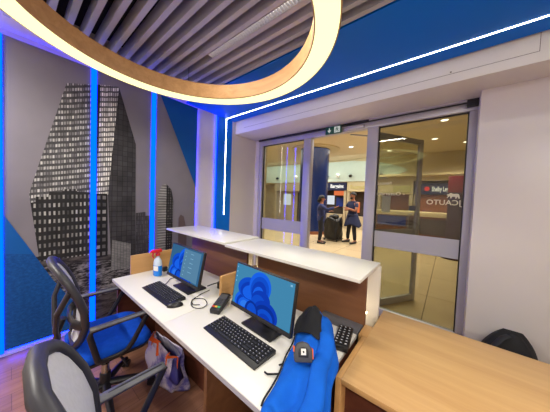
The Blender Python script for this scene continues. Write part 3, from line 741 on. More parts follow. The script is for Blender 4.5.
# tape measure lying on the jacket
tc = Vector((-.476, .830, .850)); e1 = Vector((.78, .62, 0)).normalized(); e3 = Vector((.50, -.62, .42)).normalized(); e2 = e3.cross(e1)
tp = thing('tape_measure', 'dark grey tape measure with orange side lying on blue jacket', 'tape measure', tc)
prof = [(a_*1.15, c_*1.15) for a_, c_ in [(-.034, -.032), (.034, -.032), (.036, -.010), (.034, .012), (.022, .030), (0, .036), (-.022, .030), (-.034, .012), (-.036, -.01)]]
b = MB(); b.prism([tc+e1*a_+e2*c_-e3*.018 for a_, c_ in prof], e3*.036); part('case', b, M['tape_grey'], tp, bevel=.005)
b = MB(); b.prism([tc+e1*a_*.55+e2*(c_*.5+.002)+e3*.0175 for a_, c_ in prof], e3*.004); part('boss', b, M['black_soft'], tp, bevel=.001)
b = MB(); b.obox(tc+e3*.0225+e2*.004, e1, e2, e3, .022, .024, .001); part('sticker', b, M['paper'], tp)
b = MB(); b.lathe([(.004, 0), (.004, .0006)], (0, 0, 0), 10); b.v = [tuple(tc+e3*.0232+e2*.004+e1*v[0]+e2*v[1]+e3*v[2]) for v in b.v]; part('rivet', b, M['black'], tp)
b = MB(); b.obox(tc+e1*.042-e2*.004, e1, e2, e3, .006, .040, .030); part('orange_grip', b, M['orange'], tp, bevel=.002)
b = MB(); b.obox(tc-e1*.041+e2*.012, e1, e2, e3, .006, .022, .028); part('orange_grip', b, M['orange'], tp, bevel=.002)

# ------------------------------------------------------------------ office chairs
def build_chair(label):
    t = thing('office_chair', label, 'chair', (0, 0, 0), 0, 'blue mesh-back office chairs')
    # seat
    b = MB()
    def rr(w, d_, y0, n=6, rad=.09):
        P = []
        for (sx, sy, a0) in ((1, 1, 0), (-1, 1, PI/2), (-1, -1, PI), (1, -1, 1.5*PI)):
            for k in range(n+1):
                a = a0+PI/2*k/n; P.append((sx*(w/2-rad)+rad*math.cos(a), y0+sy*(d_/2-rad)+rad*math.sin(a)))
        return P
    levels = [(.40, .36, .432), (.47, .43, .438), (.50, .46, .46), (.50, .46, .485), (.47, .43, .505), (.40, .36, .512)]
    vs = []; fs = []
    for (w, d_, z) in levels: vs += [(x_, y_, z+.012*(x_*x_)/.0625*.3-.008*max(0, (y_-.1)/.13)) for x_, y_ in rr(w, d_, .02)]
    n = len(rr(.4, .4, 0))
    for i in range(len(levels)-1):
        for k in range(n): fs.append((i*n+k, i*n+(k+1) % n, (i+1)*n+(k+1) % n, (i+1)*n+k))
    fs.append(tuple(reversed(range(n)))); fs.append(tuple((len(levels)-1)*n+k for k in range(n)))
    b.add(vs, fs); part('seat', b, M['blue_fabric'], t, local=True, smooth=60)
    b = MB(); vs = []; fs = []
    for (w, d_, z) in ((.36, .32, .405), (.48, .44, .425), (.49, .45, .445)): vs += [(x_, y_, z) for x_, y_ in rr(w, d_, .02)]
    for i in range(2):
        for k in range(n): fs.append((i*n+k, i*n+(k+1) % n, (i+1)*n+(k+1) % n, (i+1)*n+k))
    fs.append(tuple(reversed(range(n)))); fs.append(tuple(2*n+k for k in range(n)))
    b.add(vs, fs); part('seat_shell', b, M['chair_black'], t, local=True)
    part('tilt_mechanism', MB().box(-.09, .09, -.15, .13, .36, .41), M['chair_black'], t, local=True, bevel=.015)
    part('lever', MB().tube([(.08, .05, .39), (.2, .06, .385), (.28, .07, .38)], .008, 8), M['chair_black'], t, local=True)
    # back hoop
    pr = [(0, -.175, .53, .10), (.14, -.150, .60, .165), (.3, -.135, .70, .215), (.46, -.145, .80, .238), (.62, -.172, .89, .242), (.78, -.210, .975, .225), (.9, -.243, 1.035, .19), (1., -.275, 1.08, .10)]
    def prof(s):
        for a, c in zip(pr, pr[1:]):
            if s <= c[0]:
                t_ = (s-a[0])/(c[0]-a[0]); return [a[i]*(1-t_)+c[i]*t_ for i in (1, 2, 3)]
        return list(pr[-1][1:])
    side = [prof(i/24) for i in range(25)]
    loop = [(w, y_, z) for y_, z, w in side]+[(w*.0, side[-1][0]-.006, side[-1][1]+.012) for w in (1,)]+[(-w, y_, z) for y_, z, w in reversed(side)]
    part('back_frame', MB().tube(loop, 1, 12, True, flat=(.021, .022), up=(0, 1, .35)), M['chair_back'], t, local=True, smooth=60)
    def ms(a, s):
        y_, z, w = prof(s); return ((a-.5)*2*w, y_+.004-.02*(1-(2*a-1)**2), z)
    part('mesh_back', MB().grid(ms, 12, 24), M['mesh'], t, local=True, solid=.004, smooth=180)
    y_, z, w = prof(.30)
    part('lumbar_bar', MB().tube([(-w, y_-.012, z), (-w*.6, y_-.05, z-.005), (0, y_-.062, z-.008), (w*.6, y_-.05, z-.005), (w, y_-.012, z)], 1, 10, flat=(.032, .012), up=(0, 0, 1)), M['chair_black'], t, local=True)
    b = MB(); b.tube([(0, -.06, .40), (0, -.20, .43), (0, -.255, .52), (0, -.25, .62), (0, -.225, .70)], 1, 10, flat=(.018, .034), up=(0, 1, .2))
    y2, z2, w2_ = prof(.72)
    for sx in (-1, 1):
        b.tube([(0, -.25, .55), (sx*.08, -.262, .66), (sx*.17, -.26, .80), (sx*w2_, y2-.012, z2)], 1, 10, flat=(.014, .022), up=(0, 1, .2))
    part('back_support', b, M['chair_black'], t, local=True, smooth=60)
    # arm loops
    for sx in (-1, 1):
        X = sx*.295
        pts = [(X, -.115, .695), (X, .02, .703), (X, .175, .705), (X+.0, .19, .695), (X, .10, .53), (X*.97, .07, .485), (X*.95, .03, .468), (X*.95, -.06, .468), (X*.97, -.085, .485), (X, -.125, .66)]
        a = part('armrest', MB().tube(pts, 1, 10, True, flat=(.010, .017), up=(1, 0, 0)), M['chair_black'], t, local=True, smooth=60)
        part('arm_pad', MB().grid(lambda u_, v_: (X+(u_-.5)*.044, -.125+.315*v_, .702+.006*math.sin(PI*u_)+.004*v_), 8, 8), M['chair_grey'], a, local=True, solid=.014)
        part('arm_bracket', MB().tube([(X*.95, -.015, .468), (X*.8, -.015, .43), (X*.35, -.015, .405)], 1, 8, flat=(.010, .035), up=(0, 0, 1)), M['chair_black'], a, local=True)
    part('gas_column', MB().lathe([(.026, .12), (.026, .27), (.014, .272), (.014, .37)], (0, 0, 0), 18), M['chrome'], t, local=True)
    part('column_sleeve', MB().lathe([(.034, .07), (.034, .20), (.028, .205)], (0, 0, 0), 18), M['chair_black'], t, local=True)
    for k in range(5):
        a = PI/2+k*2*PI/5+.9; cx_, sy_ = math.cos(a), math.sin(a)
        leg = part('base_leg', MB().tube([(cx_*.03, sy_*.03, .115), (cx_*.17, sy_*.17, .10), (cx_*.30, sy_*.30, .075)], [1, .85, .65], 10, flat=(.024, .028), up=(0, 0, 1)), M['chair_black'], t, local=True)
        cst = MB()
        for sg in (-1, 1):
            c_ = Vector((cx_*.30-sy_*.014*sg, sy_*.30+cx_*.014*sg, .031)); ax_ = Vector((-sy_, cx_, 0))
            cst.tube([c_-ax_*.009, c_+ax_*.009], .03, 16)
        cst.tube([(cx_*.30, sy_*.30, .03), (cx_*.30, sy_*.30, .085)], .009, 8)
        part('caster', cst, M['chair_black'], leg, local=True)
    return t
M['chair_back'] = mat('dark_grey_chair_hoop', (46, 45, 52), .45, vary=.05)
ch1 = build_chair('office chair facing the desk nearest the mural, blue seat in full view')
ch1.location = (-1.92, .44, 0); ch1.rotation_euler = (0, 0, -.06)
ch2 = dup(ch1, (-.75, .265, 0), -.05, 'office chair in the bottom left foreground, only its mesh back and one arm in view')
for c in ch2.children:      # its back is set further forward on the slide
    if c.name.split('.')[0] in ('back_frame', 'mesh_back', 'lumbar_bar', 'back_support'): c.location = (0, .052, .01)

# shopping bag on the floor under the desk
bg = thing('shopping_bag', 'white and violet carrier bag with orange handles on floor under desk', 'bag', (-1.83, .85, 0))
def bagf(a, s):
    ang = a*2*PI; w = .29-.07*s; dd = .085-.05*s**1.5
    k = 1+.10*math.sin(3*ang+6*s)+.06*math.sin(7*ang-5*s)
    sx = abs(math.cos(ang))**.6*(1 if math.cos(ang) >= 0 else -1); sy = abs(math.sin(ang))**.6*(1 if math.sin(ang) >= 0 else -1)
    return (-1.83+w*sx*k+.05*s, .84+dd*sy*k-.02*s, .005+.29*s+.025*math.sin(2*ang)*s)
M['bag_print'] = clutter('bag_print', (96, 92, 170), (216, 210, 224), 4., (1, 1), .5, .40, .55)
part('body', MB().grid(bagf, 40, 16), M['bag_print'], bg, solid=.003, smooth=180)
part('blue_panel', MB().grid(lambda a, s: tuple(Vector(bagf(.86+.16*a, .35+.6*s))+Vector((.006, -.004, .002))), 8, 8), mat('bag_blue_print', (44, 44, 120), .5), bg, solid=.002, smooth=180)
for (a0, a1, dx) in ((.80, .98, 0), (.60, .74, 0)):
    A, B = Vector(bagf(a0, .98)), Vector(bagf(a1, .98))
    mid = (A+B)/2+Vector((.05, -.07, .05))
    part('handle', MB().tube([A+Vector((.01, -.01, -.10)), A, A*.4+mid*.6, mid, B*.4+mid*.6, B, B+Vector((.01, -.01, -.10))], 1, 8, flat=(.004, .016)), M['orange'], bg)

# backpack against the wall behind the cabinet
bp = thing('backpack', 'black backpack on floor against white wall behind oak counter', 'bag', (.475, 2.74, 0))
def bpf(a, s):
    ang = a*2*PI; w = .20*(1-.80*s**2.6)+.01*math.sin(4*ang); dd = .12*(1-.75*s**3)
    sx = abs(math.cos(ang))**.7*(1 if math.cos(ang) >= 0 else -1); sy = abs(math.sin(ang))**.7*(1 if math.sin(ang) >= 0 else -1)
    top = 1 if s < .999 else 0
    return (.455+w*sx*top+.035*s, 2.74+dd*sy*top, .01+.46*s**.8+.01*math.sin(3*ang)*s*top)
part('body', MB().grid(bpf, 32, 18), M['bag_black'], bp, smooth=180)
part('front_pocket', MB().ball((.46, 2.63, .17), .12, .045, .13), M['bag_black'], bp)
part('strap', MB().tube([(.46, 2.68, .44), (.42, 2.65, .42), (.37, 2.63, .34), (.33, 2.625, .24), (.32, 2.64, .12)], 1, 8, flat=(.008, .025)), M['black_soft'], bp)

# exit sign over the opening
ex = thing('exit_sign', 'green running-man exit sign with down arrow above the glass entrance', 'sign', (-1.43, 3.07, 2.615))
part('panel', MB().box(-1.555, -1.305, 3.055, 3.075, 2.555, 2.665), M['green_sign'], ex, bevel=.002)
yy = 3.0535
b = MB()   # arrow
b.prism([(-1.50, yy, 2.645), (-1.485, yy, 2.645), (-1.485, yy, 2.605), (-1.50, yy, 2.605)], (0, .001, 0))
b.prism([(-1.5245, yy, 2.615), (-1.4605, yy, 2.615), (-1.4925, yy, 2.572)], (0, .001, 0))
part('arrow', b, M['sign_white'], ex, smooth=0)
b = MB(); b.prism([(-1.415, yy, 2.568), (-1.325, yy, 2.568), (-1.325, yy, 2.655), (-1.415, yy, 2.655)], (0, .001, 0)); part('doorway_field', b, M['sign_white'], ex, smooth=0)
b = MB(); y3 = yy-.0012
b.prism([(-1.372+.009*math.cos(k*PI/5), y3, 2.641+.009*math.sin(k*PI/5)) for k in range(10)], (0, .001, 0))
b.prism([(-1.385, y3, 2.630), (-1.362, y3, 2.627), (-1.360, y3, 2.604), (-1.376, y3, 2.604)], (0, .001, 0))
b.prism([(-1.376, y3, 2.606), (-1.366, y3, 2.604), (-1.383, y3, 2.590), (-1.403, y3, 2.578), (-1.408, y3, 2.585), (-1.388, y3, 2.594)], (0, .001, 0))
b.prism([(-1.370, y3, 2.606), (-1.360, y3, 2.605), (-1.345, y3, 2.592), (-1.352, y3, 2.574), (-1.360, y3, 2.576), (-1.356, y3, 2.590)], (0, .001, 0))
b.prism([(-1.364, y3, 2.628), (-1.360, y3, 2.621), (-1.342, y3, 2.616), (-1.340, y3, 2.622)], (0, .001, 0))
b.prism([(-1.385, y3, 2.630), (-1.382, y3, 2.622), (-1.396, y3, 2.608), (-1.402, y3, 2.613)], (0, .001, 0))
part('running_figure', b, M['green_sign'], ex, smooth=0)
part('bracket', MB().box(-1.50, -1.36, 3.058, 3.13, 2.655, 2.675), M['alu'], ex)

ex.location.x += .03; ex.location.z -= .012

# ------------------------------------------------------------------ the concourse beyond the glass
MZ, MY = 3.9, 12.2
struct('floor', MB().box(-13, 7, YD-.02, 15, -.06, 0), M['mall_floor'])
mc = struct('ceiling', MB().box(-13, 7, YD+.1, 15, MZ, MZ+.1), M['mall_ceiling'])
struct('wall_back', MB().box(-13, 7, MY+.6, MY+.7, 0, MZ), M['shop_cream'])
struct('wall_left', MB().box(-13.1, -13, YD, 15, 0, MZ), M['shop_cream'])
struct('wall_right', MB().box(7, 7.1, YD, 15, 0, MZ), M['shop_cream'])
struct('wall_front', MB().box(-13, XL, YD+.1, YD+.3, 0, MZ).box(XR, 7, YD+.1, YD+.3, 0, MZ).box(XL, XR, YD+.1, YD+.3, 2.675, MZ), M['mall_cream'])
# bulkhead with its rounded white lobe
bk = struct('trim_4', MB().box(-13, 7, MY-.05, MY+.6, 2.62, MZ), M['mall_cream'])
lobe = [(-12.9, 2.66), (-3.2, 2.66), (-2.6, 2.78), (-1.95, 3.0), (-1.6, 3.14), (-1.75, 3.27), (-2.4, 3.5), (-3.1, 3.68), (-4.2, 3.80), (-12.9, 3.88)]
part('white_face', MB().prism([(x_, MY-.05, z) for x_, z in lobe], (0, -.06, 0)), M['mall_white'], bk, smooth=0)
part('lip', MB().box(-3.1, 7, MY-.45, MY-.05, 2.84, 2.94), M['mall_cream'], bk)
for i, (x_, lb) in enumerate(((-9.6, 'leftmost, through left pane'), (-8.0, 'second from left, beside the blue column'), (-5.75, 'just right of the blue column'), (-5.1, 'above the lit shop sign'), (-4.35, 'above the man'), (-2.75, 'seen through the right pane'))):
    t = thing('wall_spotlight', 'small round spotlight on white bulkhead across concourse, '+lb, 'spotlight', (x_, MY-.11, 2.98), 0, 'spotlights on the white bulkhead')
    dk = i not in (1, 3)
    part('body', MB().tube([(x_, MY-.11, 2.98), (x_, MY-.25, 2.95)], .075, 12), M['black'] if dk else M['fascia'], t)
    if not dk: part('lens', MB().tube([(x_, MY-.19, 3.06), (x_, MY-.19, 3.09)], .07, 12), M['downlight'], t)
# column
cl = struct('column', MB().lathe([(.66, 0), (.66, MZ)], (-4.98, 9.0, 0), 40), M['column_blue'], smooth=60); cl.name = 'trim_5'
part('plinth', MB().lathe([(.70, 0), (.70, .12), (.665, .13)], (-4.98, 9.0, 0), 40), M['shop_brown'], cl)
part('cove_ring', MB().lathe([(.70, MZ-.04), (1.1, MZ-.04), (1.1, MZ-.002), (.70, MZ-.002)], (-4.98, 9.0, 0), 40, close=True), M['mall_cream'], cl)
dls = [(-3.95, 6.0), (-3.4, 9.3), (-1.55, 8.6), (-1.1, 6.6), (-.5, 9.6), (-6.3, 10.5), (-2.2, 10.8), (-.2, 7.6), (.4, 10.6), (-5.2, 6.4), (-7.4, 8.2)]
for i, (x_, y_) in enumerate(dls):
    lb = ['above the woman', 'above the man', 'seen through top of the open door leaf', 'seen through upper left of right pane', 'seen above the navy shop sign', 'behind the blue column', 'between the man and the right pane', 'above the maroon pillar', 'furthest right across concourse', 'through left pane near the column', 'furthest left across concourse'][i]
    t = thing('downlight', 'round white downlight in the beige concourse ceiling, '+lb, 'ceiling light', (x_, y_, MZ), 0, 'concourse downlights')
    part('rim', MB().lathe([(.09, -.012), (.125, -.012), (.125, -.001), (.09, -.001)], (x_, y_, MZ), 20, close=True), M['fascia'], t)
    part('lens', MB().lathe([(.089, -.008), (.089, -.003)], (x_, y_, MZ), 20), M['downlight'], t)
vt = thing('air_vent', 'grey slotted air vent in concourse ceiling above right pane', 'vent', (-.42, 5.6, MZ))
b = MB()
for k in range(4): b.box(-.85, .05, 5.47+k*.07, 5.5+k*.07, MZ-.02, MZ-.002)
part('slots', b, M['black_soft'], vt); part('rim', MB().box(-.9, .1, 5.42, 5.45, MZ-.025, MZ-.001).box(-.9, .1, 5.74, 5.77, MZ-.025, MZ-.001), M['chair_grey'], vt)
# shopfronts across the concourse
def shop(x0, x1, name, label, fm, sm, words, smat, zt=2.62, z_sign=2.1, tcol='sign_text', tw=.7, tx0=.2):
    t = thing(name, label, 'shop', ((x0+x1)/2, MY+.2, 0), 0, 'shopfronts across the concourse')
    part('back_wall', MB().box(x0, x1, MY+.5, MY+.58, 0, z_sign), fm, t)
    part('pier', MB().box(x0, x0+.14, MY-.02, MY+.5, 0, z_sign), M['shop_cream'], t)
    part('pier', MB().box(x1-.14, x1, MY-.02, MY+.5, 0, z_sign), M['shop_cream'], t)
    sg = part('sign_board', MB().box(x0, x1, MY-.06, MY+.5, z_sign, zt), sm, t)
    if words:
        b = MB(); add_text(b, words, .30, (x0+(x1-x0)*tx0, MY-.07, z_sign+.14), (1, 0, 0), (0, 0, 1), (x1-x0)*tw, .005, .006)
        part('lettering', b, smat, sg, smooth=0)
    return t
s0 = shop(-9.9, -7.2, 'shopfront', 'pale shopfront seen through the left pane', M['shop_cream'], M['shop_cream'], '', None)
part('poster', MB().box(-9.4, -8.8, MY+.42, MY+.48, 1.1, 1.9), M['shop_light'], s0)
part('door', MB().box(-8.2, -7.6, MY+.42, MY+.48, 0, 2.0), M['shop_dark'], s0)
s1 = shop(-6.2, -4.60, 'shopfront', 'shopfront with navy lit sign between the two standing people', M['shop_dark'], M['sign_navy'], 'Bargains', M['sign_text'], 2.62, 2.16, tw=.5, tx0=.4)
part('orange_sign', MB().box(-5.35, -4.75, MY+.0, MY+.05, 1.86, 2.12), M['sign_orange'], s1)
part('display', MB().box(-5.95, -5.5, MY+.40, MY+.46, 1.3, 1.85), M['shop_light'], s1)
part('display', MB().box(-5.35, -4.8, MY+.40, MY+.46, 1.2, 1.75), M['bluesign'], s1)
part('display_counter', MB().box(-6.0, -4.75, MY-.1, MY+.3, 0, .75), M['shop_cream'], s1)
s2 = shop(-4.55, -2.95, 'shopfront', 'beige shopfront with faint yellow sign behind the man', M['shop_dark'], M['mall_cream'], 'Footgear', M['sign_yellow'], 2.62, 2.1, tw=.55, tx0=.12)
part('display', MB().box(-4.3, -3.95, MY+.40, MY+.46, .9, 1.5), M['sign_orange'], s2)
part('display', MB().box(-3.2, -3.05, MY+.38, MY+.44, .8, 1.7), M['shop_light'], s2)
part('display_counter', MB().box(-4.4, -3.1, MY-.1, MY+.3, 0, .7), M['shop_cream'], s2)
s3 = shop(-2.9, -1.35, 'shopfront', 'brown shopfront with small yellow sign seen through the open door leaf', M['shop_brown'], M['mall_cream'], '', None, 2.62, 2.0)
part('yellow_sign', MB().box(-2.2, -1.45, MY-.09, MY-.06, 2.08, 2.38), M['sign_yellow'], s3)
s4 = shop(-1.3, .9, 'shopfront', 'brown shopfront with navy sign and red emblem seen through right pane', M['shop_brown'], M['sign_navy'], 'Shelby Leg', M['sign_text'], 2.5, 2.0, tw=.27, tx0=.31)
part('red_emblem', MB().tube([(-.80, MY-.07, 2.25), (-.80, MY-.09, 2.25)], .10, 16), M['red'], s4)
part('panelling', MB().box(-1.1, .7, MY+.1, MY+.2, 0, 1.98), M['shop_brown'], s4)

kk = thing('kiosk', 'low brown kiosk with cream top in the concourse, seen through right pane', 'kiosk', (-1.0, 8.7, 0))
part('body', MB().box(-2.05, .1, 8.55, 9.1, 0, 1.12), M['shop_brown'], kk)
part('top', MB().box(-2.1, .15, 8.5, 9.15, 1.12, 1.27), M['mall_cream'], kk, bevel=.01)
part('dark_display', MB().box(-1.0, .0, 8.53, 8.55, .55, 1.05), M['shop_dark'], kk)
part('blue_display', MB().box(-2.0, -1.1, 8.53, 8.55, .75, 1.08), M['bluesign'], kk)
pl = thing('totem', 'maroon topped advertising pillar in the concourse, behind the lion emblem', 'pillar', (.17, 8.0, 0))
part('shaft', MB().box(-.02, .40, 7.85, 8.2, .12, 1.9), M['plum'], pl, bevel=.01)
part('red_header', MB().box(-.03, .41, 7.84, 8.21, 1.9, 2.36), M['maroon'], pl, bevel=.01)
part('foot', MB().lathe([(.30, 0), (.30, .09), (.26, .12)], (.19, 8.02, 0), 24), M['plum'], pl)

# ------------------------------------------------------------------ people
def skin_body(name, joints, edges, m, parent, sub=2):
    me = bpy.data.meshes.new(name); off = wloc(parent)
    me.from_pydata([Vector(j[0])-off for j in joints], edges, []); me.update()
    o = bpy.data.objects.new(name, me); COL.objects.link(o); o.parent = parent
    sk = o.modifiers.new('skin', 'SKIN'); sk.use_smooth_shade = True
    for i, j in enumerate(joints):
        rr_ = j[1]; v = me.skin_vertices[0].data[i]; v.radius = rr_ if isinstance(rr_, tuple) else (rr_, rr_); v.use_root = (i == 0)
    s = o.modifiers.new('sub', 'SUBSURF'); s.levels = sub; s.render_levels = sub
    me.materials.append(m); return o
def hand(mb, w, dirv, side, s=1.):
    """palm with four curled fingers and a thumb"""
    d_ = Vector(dirv).normalized(); sd = Vector(side).normalized(); nn = d_.cross(sd)
    w = Vector(w)
    mb.obox(w+d_*.045*s, d_, sd, nn, .085*s, .075*s, .026*s)
    for k, ln in enumerate((.062, .072, .068, .052)):
        b0 = w+d_*.085*s+sd*(.028-k*.0185)*s
        mb.tube([b0, b0+d_*ln*.5*s+nn*.006*s, b0+d_*ln*.95*s+nn*.022*s], [.009*s, .0085*s, .007*s], 6)
    b0 = w+d_*.03*s+sd*.036*s
    mb.tube([b0, b0+(d_+sd)*.026*s, b0+(d_*1.3+sd)*.045*s], [.011*s, .010*s, .008*s], 6)

def person(label, x, y, ht, face, arms, torso_m, leg_m, hair_fn, legs, extra=None):
    k = ht/1.75
    t = thing('person', label, 'person', (x, y, 0))
    fa = Vector((math.cos(face), math.sin(face), 0)); lf = Vector((-fa.y, fa.x, 0))
    def P(f_, l_, z): return Vector((x, y, 0))+fa*f_*k+lf*l_*k+up*z*k
    (fl, fr) = legs
    J = [(P(0, 0, .95), (.15*k, .115*k)), (P(-.01, 0, 1.15), (.145*k, .10*k)), (P(0, 0, 1.34), (.165*k, .11*k)), (P(0, 0, 1.45), (.10*k, .085*k)), (P(.01, 0, 1.52), .055*k), (P(.02, 0, 1.60), .07*k), (P(.025, 0, 1.67), .095*k), (P(.015, 0, 1.72), .07*k)]
    E = [(0,1),(1,2),(2,3),(3,4),(4,5),(5,6),(6,7)]
    for sgn, ft in ((1, fl), (-1, fr)):
        i = len(J)
        J += [(P(0, sgn*.095, .86), .088*k), (P(.02, sgn*.10+ft[1]*.5, .48), .060*k), (P(ft[0]*.6, sgn*.10+ft[1], .26), .054*k), (P(ft[0]-.02, sgn*.10+ft[1], .09), .042*k), (P(ft[0]+.04, sgn*.11+ft[1], .045), .042*k), (P(ft[0]+.16, sgn*.12+ft[1], .035), .036*k)]
        E += [(0, i), (i, i+1), (i+1, i+2), (i+2, i+3), (i+3, i+4), (i+4, i+5)]
    hands = []
    for sgn, (el, wr) in ((1, arms[0]), (-1, arms[1])):
        i = len(J); S_ = P(0, sgn*.185, 1.40)
        J += [(S_, .062*k), (P(*el), .046*k), (P(*wr), .032*k)]
        E += [(2, i), (i, i+1), (i+1, i+2)]; hands.append((P(*wr), P(*wr)-P(*el), sgn))
    body = skin_body('body', J, E, M['skin'], t)
    # clothes: shirt and sleeves, trousers, shoes
    C = [(P(0, 0, .90), (.165*k, .125*k))]+[J[i] for i in range(0, 4)]; grow = lambda r_, g: tuple(v+g for v in r_) if isinstance(r_, tuple) else r_+g
    CE = [(0,1),(1,2),(2,3),(3,4)]; Cj = [(p, grow(r_, .016*k)) for p, r_ in C]
    nb = 8+12
    for s_ in (0, 1):
        a = nb+s_*3; i = len(Cj)
        end = J[a+1][0] if extra == 'short' else J[a+2][0]
        Cj += [(J[a][0], grow(J[a][1], .014*k)), (J[a+1][0] if extra != 'short' else J[a][0]*.35+J[a+1][0]*.65, grow(J[a+1][1], .016*k))]
        CE += [(3, i), (i, i+1)]
        if extra != 'short': Cj.append((J[a+2][0]*.95+J[a+1][0]*.05, grow(J[a+2][1], .014*k))); CE.append((i+1, i+2))
    skin_body('top', Cj, CE, torso_m, t)
    prof_ = [(.84, .178, .135), (.92, .182, .140), (1.02, .170, .130), (1.14, .172, .130), (1.28, .192, .135), (1.38, .190, .120), (1.44, .135, .095), (1.475, .075, .070)]
    part('shirt_body', MB().grid(lambda u_, v_: (lambda q_: P(q_[2]*math.cos(2*PI*u_)*(1+.03*math.sin(9*v_+4*PI*u_)), q_[1]*math.sin(2*PI*u_), q_[0]))(prof_[min(int(v_*7+.001), 7)]), 22, 7), torso_m, t, smooth=180, sub=1)
    Lj = [(J[0][0], grow(J[0][1], .012*k)), (P(0, 0, 1.10), grow(J[0][1], .004*k))]; LE = [(0, 1)]
    for s_ in (0, 1):
        a = 8+s_*6; i = len(Lj)
        Lj += [(J[a][0], grow(J[a][1], .014*k)), (J[a+1][0], grow(J[a+1][1], .014*k)), (J[a+2][0], grow(J[a+2][1], .012*k)), (J[a+3][0]+up*.02, grow(J[a+3][1], .016*k))]
        LE += [(0, i), (i, i+1), (i+1, i+2), (i+2, i+3)]
    skin_body('trousers', Lj, LE, leg_m, t)
    for s_ in (0, 1):
        a = 8+s_*6
        b = MB(); p0, p1 = J[a+3][0], J[a+5][0]
        hd_ = Vector((p0.x, p0.y, 0)); tt = Vector((p1.x, p1.y, 0)); dr = (tt-hd_).normalized()
        def shoe(u_, v_):
            q_ = hd_-dr*.07*k+(dr*.31*k)*v_; wd = (.048+.012*math.sin(PI*v_))*k*(math.sin(PI*min(.97, max(.06, v_)))**.4); hh_ = (.10-.055*v_)*k*(1 if v_ < .97 else .5)
            an = u_*2*PI; sd_ = Vector((-dr.y, dr.x, 0)); return q_+sd_*wd*math.cos(an)+up*(max(0.0, hh_*.5+hh_*.5*math.sin(an))+.004)
        b.grid(shoe, 14, 12); part('shoe', b, M['shoe'], t, smooth=180)
    for (w_, dv, sgn) in hands:
        b = MB(); hand(b, w_, dv, lf*(-sgn), k); part('hand', b, M['skin'], body, bevel=.004, smooth=60)
    # face
    b = MB(); hc = P(.025, 0, 1.645)
    b.tube([hc+fa*.085*k+up*.015*k, hc+fa*.115*k-up*.012*k, hc+fa*.09*k-up*.02*k], [.008*k, .014*k, .01*k], 8); part('nose', b, M['skin'], body)
    for sg in (-1, 1):
        part('eye', MB().ball(hc+fa*.086*k+lf*.032*k*sg+up*.02*k, .010*k), M['hair'], body)
        part('ear', MB().ball(hc+lf*.095*k*sg, .016*k, .016*k, .03*k), M['skin'], body)
    part('mouth', MB().obox(hc+fa*.085*k-up*.05*k, lf, fa, up, .045*k, .012*k, .008*k), M['maroon'], body)
    hair_fn(t, hc, fa, lf, k)
    return t, P, fa, lf, k
def short_hair(t, hc, fa, lf, k):
    b = MB(); b.ball((0, 0, 0), .112*k, .112*k, .10*k, 18, 12)
    b.v = [tuple(hc+fa*(-.018*k+v[0])+lf*v[1]+up*(.045*k+max(v[2], -.035*k if v[0] < .02*k else .02*k))) for v in b.v]
    part('hair', b, M['hair'], t, smooth=180)
    part('beard', MB().ball(hc+fa*.045*k-up*.072*k, .055*k, .055*k, .035*k), M['hair'], t)
def long_hair(t, hc, fa, lf, k):
    b = MB(); b.ball((0, 0, 0), .125*k, .125*k, .115*k, 18, 12)
    b.v = [tuple(hc+fa*(-.03*k+v[0])+lf*v[1]+up*(.04*k+max(v[2], -.10*k if v[0] < .0 else .01*k))) for v in b.v]
    part('hair', b, M['hair'], t, smooth=180)
    part('hair_bun', MB().ball(hc-fa*.125*k-up*.06*k, .06*k, .06*k, .085*k), M['hair'], t)
mt_, P_, fa_, lf_, k_ = person('man with crossed arms in navy shirt facing the shop, jacket tied at waist', -2.73, 7.95, 1.84, -PI/2-.5,
    [((.10, .27, 1.14), (.24, -.04, 1.22)), ((.10, -.27, 1.14), (.25, .06, 1.18))], M['navy'], M['trousers'], short_hair, ((.02, .07), (.02, -.07)), 'short')
def skirt(u_, v_):
    a = u_*2*PI; rr_ = (.185+.14*v_*(1-.25*math.cos(a)))*k_*(1+.05*math.sin(6*a)*v_)
    return Vector((-2.73, 7.95, 0))+fa_*rr_*.72*math.cos(a)+lf_*rr_*math.sin(a)+up*(1.04-.42*v_+.05*math.sin(3*a)*v_)*k_
part('tied_jacket', MB().grid(skirt, 30, 8), M['navy'], mt_, solid=.012, smooth=180)
part('tied_sleeves', MB().tube([P_(.13, .14, 1.0), P_(.17, .03, .99), P_(.18, -.02, .96), P_(.17, -.02, .80)], .03, 8), M['navy'], mt_)
person('woman in long-sleeved navy top holding out one arm, seen from behind near blue column', -3.52, 7.0, 1.68, .35,
    [((.10, .26, 1.16), (.30, .16, 1.20)), ((.24, -.22, 1.26), (.50, -.14, 1.36))], M['navy_light'], M['trousers'], long_hair, ((.0, .0), (.0, -.02)))
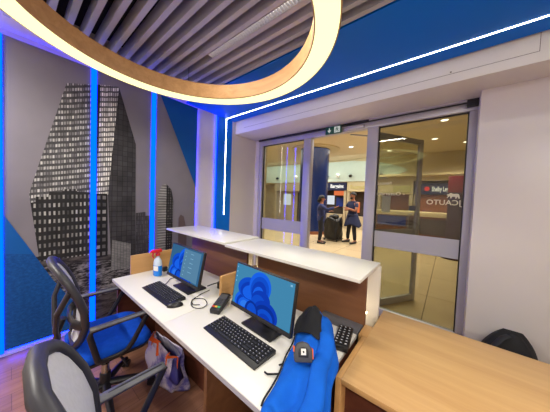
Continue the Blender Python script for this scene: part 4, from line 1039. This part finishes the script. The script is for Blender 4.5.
# black refuse sack on a trolley between the two people
rs = thing('cleaning_trolley', 'black bag trolley standing between the two people', 'trolley', (-3.42, 7.9, 0))
def sack(a, s):
    ang = a*2*PI; k = 1+.09*math.sin(5*ang+4*s)+.06*math.sin(9*ang-7*s); rr_ = .29*(1+.10*math.sin(PI*s))*k
    sx = abs(math.cos(ang))**.65*(1 if math.cos(ang) >= 0 else -1); sy = abs(math.sin(ang))**.65*(1 if math.sin(ang) >= 0 else -1)
    cl_ = 1 if s < .98 else .05
    return (-3.42+rr_*sx*cl_, 7.9+.26*sy*k*cl_, .08+.80*s+.08*math.sin(3*ang+1)*s*(1 if s < .98 else 0))
part('sack', MB().grid(sack, 36, 20), M['bin_bag'], rs, smooth=180)
part('sack_knot', MB().ball((-3.36, 7.88, .92), .15, .12, .11).ball((-3.52, 7.9, .90), .10, .1, .09), M['bin_bag'], rs)
part('frame', MB().box(-3.72, -3.12, 7.62, 8.18, .06, .09), M['black'], rs)
for sx in (-1, 1):
    for sy in (-1, 1):
        part('wheel', MB().tube([(-3.42+sx*.25-.015, 7.9+sy*.22, .035), (-3.42+sx*.25+.015, 7.9+sy*.22, .035)], .034, 14), M['black'], rs)

# ------------------------------------------------------------------ lighting
def area(name, loc, sx, sy, energy, col, rot=(0, 0, 0)):
    la = bpy.data.lights.new(name, 'AREA'); la.shape = 'RECTANGLE'; la.size = sx; la.size_y = sy; la.energy = energy; la.color = col
    o = bpy.data.objects.new(name, la); COL.objects.link(o); o.location = loc; o.rotation_euler = rot; return o
for x_, y_ in dls:
    la = bpy.data.lights.new('downlight_beam', 'SPOT'); la.energy = 190; la.color = (1, .93, .82); la.spot_size = 2.5; la.spot_blend = .6; la.shadow_soft_size = .09
    o = bpy.data.objects.new('downlight_beam', la); COL.objects.link(o); o.location = (x_, y_, MZ-.03)
area('concourse_fill', (-5, 7.5, MZ-.06), 9, 5, 240, (1, .96, .90))  # broad fill light added under the concourse ceiling, no fixture there
area('bulkhead_washer', (-6.5, 11.0, MZ-.05), 9, .4, 75, (.86, 1, .96), (math.radians(38), 0, 0))
wd = bpy.data.worlds.new('world'); SC.world = wd; wd.use_nodes = True
wd.node_tree.nodes['Background'].inputs[0].default_value = (.9, .92, 1, 1); wd.node_tree.nodes['Background'].inputs[1].default_value = .05

SC.view_settings.view_transform = 'Standard'; SC.view_settings.look = 'None'; SC.view_settings.exposure = 0.0; SC.view_settings.gamma = 1.0
SC.view_settings.use_curve_mapping = False
